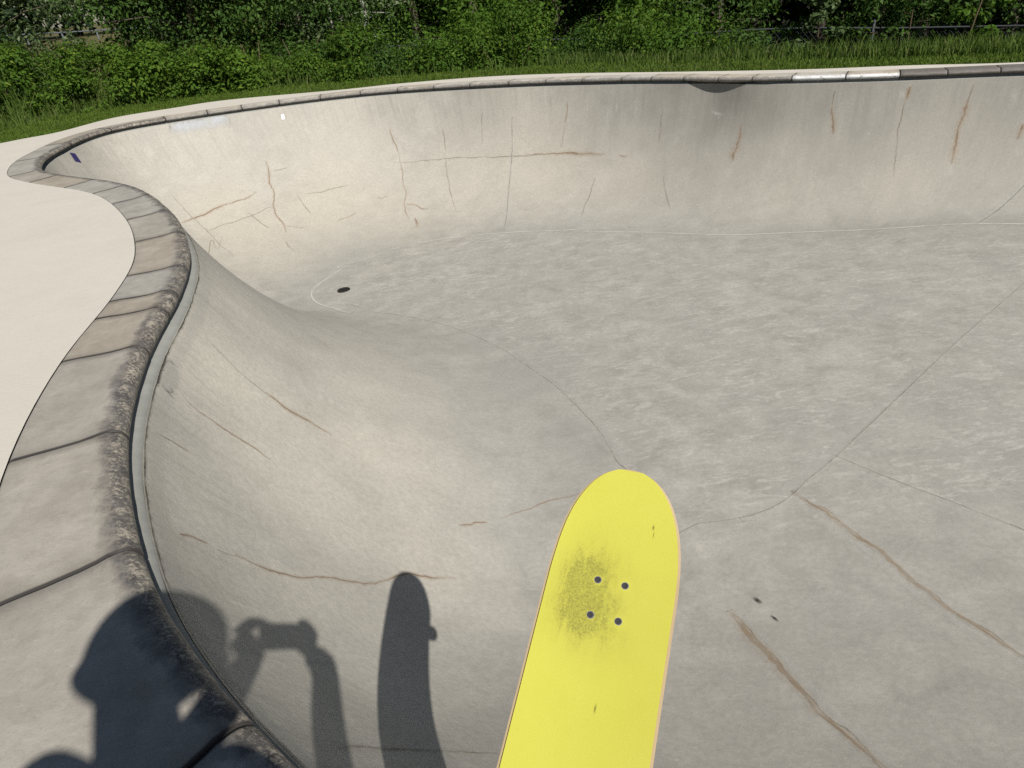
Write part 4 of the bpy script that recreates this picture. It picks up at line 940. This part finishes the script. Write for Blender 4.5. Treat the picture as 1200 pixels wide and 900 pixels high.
for args in [
 (372, 12.2, 1.15, .85, L_TREE, 'rounded bush touching the right end of the vine hedge'), (415, 11.9, 1.25, .8, L_HEDGE, 'yellow-green bush in front of the slim pale trunk'), (452, 11.8, 1.15, .75, L_TREE, 'dark bush at the left end of the near fence'),
 (500, 11.7, 1.25, .85, L_HEDGE, 'bush growing through the near fence under the drooping boughs'), (548, 11.5, 1.30, .85, L_VINE, 'bright bush at the foot of the vine-draped tree'), (598, 11.3, 1.35, .9, L_HEDGE, 'leafy bush right of the vine-draped tree'),
 (628, 11.6, 1.5, .8, L_VINE, 'tall bright bush with pointed top at mid-lawn'), (690, 11.2, 1.15, .8, L_TREE, 'low dark bush under the thin fence wire'), (735, 11.0, 1.35, .8, L_HEDGE, 'upright bush among tall grass left of the light green tree'),
 (790, 10.9, 1.35, .85, L_VINE, 'bright bush in front of the light green tree'), (838, 10.8, 1.30, .8, L_HEDGE, 'dense bush where the fence rail comes out'), (878, 10.9, 1.1, .6, L_TREE, 'small dark bush at the left end of the bare rail')]:
    bush(*args)
sapling(958, 10.4, 1.55, L_SILV, 'sapling with pale round leaves in front of the bare rail', 900, .070); sapling(985, 10.7, 1.3, L_TREE, 'thin low sapling beside the pale-leaved one', 420)
sapling(1030, 10.3, 1.7, L_TREE, 'tall narrow sapling crossing the bare rail', 520, .06); sapling(1064, 10.1, 1.45, L_TREE, 'dark sapling beside the fence post', 460, .06)
sapling(1128, 9.9, 1.5, L_VINE, 'bright spreading sapling lit against the dark wood', 1000, .075, (.25, .0)); sapling(925, 10.6, 1.2, L_TREE, 'short sapling left of the pale-leaved one', 380, .06)
sapling(84, 12.7, .95, L_SILV, 'sapling poking above the vine hedge in front of the far fence', 260, .075)

# the wood behind: too many stems to count
cs, rs = [], []
for k in range(760):
    px = random.uniform(120, 1420); D = random.uniform(15.5, 23); x, y, z = azp(px, D); hh = random.uniform(0, 6.5) if random.random() < .6 else random.uniform(3, 8.5)
    if px < 250: D += 9; x, y, z = azp(px, D)
    r = random.uniform(.6, 1.2); cs.append((x, y, z + hh)); rs.append((r, r, r * .8))
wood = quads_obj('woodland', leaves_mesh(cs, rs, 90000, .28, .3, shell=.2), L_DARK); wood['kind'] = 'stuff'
cs, rs = [], []
for k in range(260):
    px = random.uniform(-260, 330); D = random.uniform(92, 120); d = ray(px, 30); h = math.hypot(d[0], d[1]); r = random.uniform(2.2, 4.2); cs.append((d[0] / h * D, d[1] / h * D, random.uniform(0, 17))); rs.append((r, r, r * .8))
far = quads_obj('far_woodland', leaves_mesh(cs, rs, 26000, 1.1, .2, shell=.2), L_CONE); far['kind'] = 'stuff'

# lawn grass, and the tall grass at the foot of the bushes
def scatter(n, d0, d1, px0, px1, pw=1.0):
    out = []
    while len(out) < n:
        i = random.random() * nd; p = DE[int(i) % nd] * (1 - i % 1) + DE[(int(i) + 1) % nd] * (i % 1); d = d0 + (d1 - d0) * random.random() ** pw
        r_ = rad[int(i) % nd]; x, y = p[0] + r_[0] * d, p[1] + r_[1] * d
        if y < 3: continue
        q = proj((x, y, 0))
        if px0 < q[0] < px1: out.append((x, y, ground_z(x, y, d)))
    return np.array(out)
P1 = scatter(64000, .01, 2.2, -150, 1330, 1.2); g = quads_obj('grass', blades(P1, .034, .011, .5), L_GRASS); g['kind'] = 'stuff'
P2 = scatter(15000, 1.05, 2.3, 640, 1400, .9); hh = .04 + .13 * RNG.random(len(P2)) ** 1.6 * np.array([.6 + .4 * (mnoise.noise((p[0] * 1.6, p[1] * 1.6, 0)) + .5) for p in P2]) * 1.5
P2[:, 2] = np.array([ground_z(p[0], p[1]) for p in P2])
g = quads_obj('tall_grass', blades(P2, hh + np.clip(-.05 - P2[:, 2], 0, .12), .014, .35), L_TALL); g['kind'] = 'stuff'
P3 = scatter(5000, 1.30, 1.9, -150, 660); P3[:, 2] = np.array([ground_z(p[0], p[1]) for p in P3])
g = quads_obj('weeds', blades(P3, .05 + .20 * RNG.random(len(P3)) ** 3, .014, .4), L_TALL); g['kind'] = 'stuff'

P4 = scatter(2600, 1.5, 2.0, -150, 420); P4[:, 2] = np.array([ground_z(p[0], p[1]) for p in P4])
P4 = P4[[mnoise.noise((p[0] * 1.1, p[1] * 1.1, 4)) > -.05 for p in P4]]
g = quads_obj('hedge_foot_weeds', blades(P4, .16 + .30 * RNG.random(len(P4)), .016, .35), L_TALL); g['kind'] = 'stuff'

# ---------------- fences --------------------------------------------------------------------------
M_GALV = plain('weathered_galvanised_steel', (.060, .064, .068), .9, 0, .2); M_FAR = plain('grey_fence_steel', (.11, .12, .135), .9, 0, .15)
def fence(name, label, pts, top, h, spacing, mat, wires, pr, rr, mesh_step):
    T = thing(name, label, 'fence', (pts[0][0], pts[0][1], 0)); o0 = Vector((pts[0][0], pts[0][1], 0))
    pts = [Vector((p[0], p[1], t_)) for p, t_ in zip(pts, top)]
    seg = [0]
    for a, b in zip(pts, pts[1:]): seg.append(seg[-1] + (b - a).length)
    def P(s): return Vector([float(np.interp(s, seg, [p[k] for p in pts])) for k in range(3)]) - o0
    bm = bmesh.new(); tube(bm, [P(s) for s in np.linspace(0, seg[-1], 30)], rr, 8); from_bm('top_rail', bm, mat, T)
    n = int(seg[-1] / spacing)
    for k in range(n + 1):
        p = P(k * spacing); bm = bmesh.new(); tube(bm, [p - Vector((0, 0, h)), p + Vector((0, 0, .06))], pr, 8); disc_stack(bm, Matrix.Translation(p + Vector((0, 0, .06))), [(pr * 1.25, 0), (pr * 1.2, .02), (0, .04)], 8); from_bm('post', bm, mat, T)
    if wires:
        bm = bmesh.new(); s = -h
        while s < seg[-1]:
            for d_ in (1, -1):
                a = max(0, s if d_ == 1 else s); q0 = (s, 0), (s + h, -h) if d_ == 1 else (0, 0)
                s0_, s1_ = max(0, s), min(seg[-1], s + h)
                if s1_ - s0_ > .02:
                    z0_ = -(s0_ - s) if d_ == 1 else -h + (s0_ - s); z1_ = -(s1_ - s) if d_ == 1 else -h + (s1_ - s)
                    tube(bm, [P(s0_) + Vector((0, 0, z0_)), P((s0_ + s1_) / 2) + Vector((0, 0, (z0_ + z1_) / 2)), P(s1_) + Vector((0, 0, z1_))], .0018, 3, False)
            s += mesh_step
        from_bm('wire_mesh', bm, mat, T)
    return T
def fp(px, py, D): d = ray(px, py); h = math.hypot(d[0], d[1]); return (d[0] / h * D, d[1] / h * D), H + d[2] / h * D
fl = [fp(440, 55, 12.6), fp(540, 51, 12.3), fp(650, 46, 12.0), fp(730, 45, 11.7), fp(880, 35, 11.2), fp(940, 33, 11.0), fp(1060, 33, 10.7), fp(1160, 31, 10.5), fp(1290, 29, 10.3)]
fence('chain_link_fence', 'dark chain-link fence half hidden by bushes with one bare top rail', [f[0] for f in fl], [f[1] for f in fl], 1.2, 2.45, M_GALV, True, .015, .012, .075)
ff = [fp(-60, 46, 74), fp(20, 41, 74), fp(100, 36.5, 74), fp(180, 32, 74), fp(260, 28, 74)]
fence('far_fence', 'distant grey post and rail fence seen over the vine hedge', [f[0] for f in ff], [f[1] for f in ff], 2.3, 2.55, M_FAR, False, .060, .05, .1)

# ---------------- camera and light ----------------------------------------------------------------
cd_ = bpy.data.cameras.new('camera'); cam = bpy.data.objects.new('camera', cd_); COL.objects.link(cam); scene.camera = cam
cam.matrix_world = Matrix.Translation(C0) @ Matrix((Rw, Uw, -Fw)).transposed().to_4x4()
cd_.sensor_fit = 'HORIZONTAL'; cd_.sensor_width = 36.0; cd_.lens = 36.0 * F_PX / 1200.0; cd_.clip_start = .01; cd_.clip_end = 2000
w = bpy.data.worlds.new('World'); scene.world = w; w.use_nodes = True; nt = w.node_tree
sky = nt.nodes.new('ShaderNodeTexSky'); sky.sky_type = 'NISHITA'; sky.sun_disc = False
el = math.asin(-SD.z); az = math.atan2(-SD.x, -SD.y)
sky.sun_elevation = el; sky.sun_rotation = az; sky.air_density = 1.0; sky.dust_density = .6
nt.links.new(sky.outputs[0], nt.nodes['Background'].inputs[0]); nt.nodes['Background'].inputs[1].default_value = .043
sl = bpy.data.lights.new('sun', 'SUN'); sl.energy = 4.6; sl.angle = math.radians(.53); sl.color = (1.0, .965, .91)
so = bpy.data.objects.new('sun', sl); COL.objects.link(so); so.rotation_euler = SD.to_track_quat('-Z', 'Y').to_euler(); so.location = (4, -6, 12)
scene.view_settings.view_transform = 'Standard'; scene.view_settings.look = 'None'; scene.view_settings.exposure = .26; scene.view_settings.gamma = 1
scene.cycles.use_denoising = False; scene.cycles.max_bounces = 6; scene.cycles.transparent_max_bounces = 12
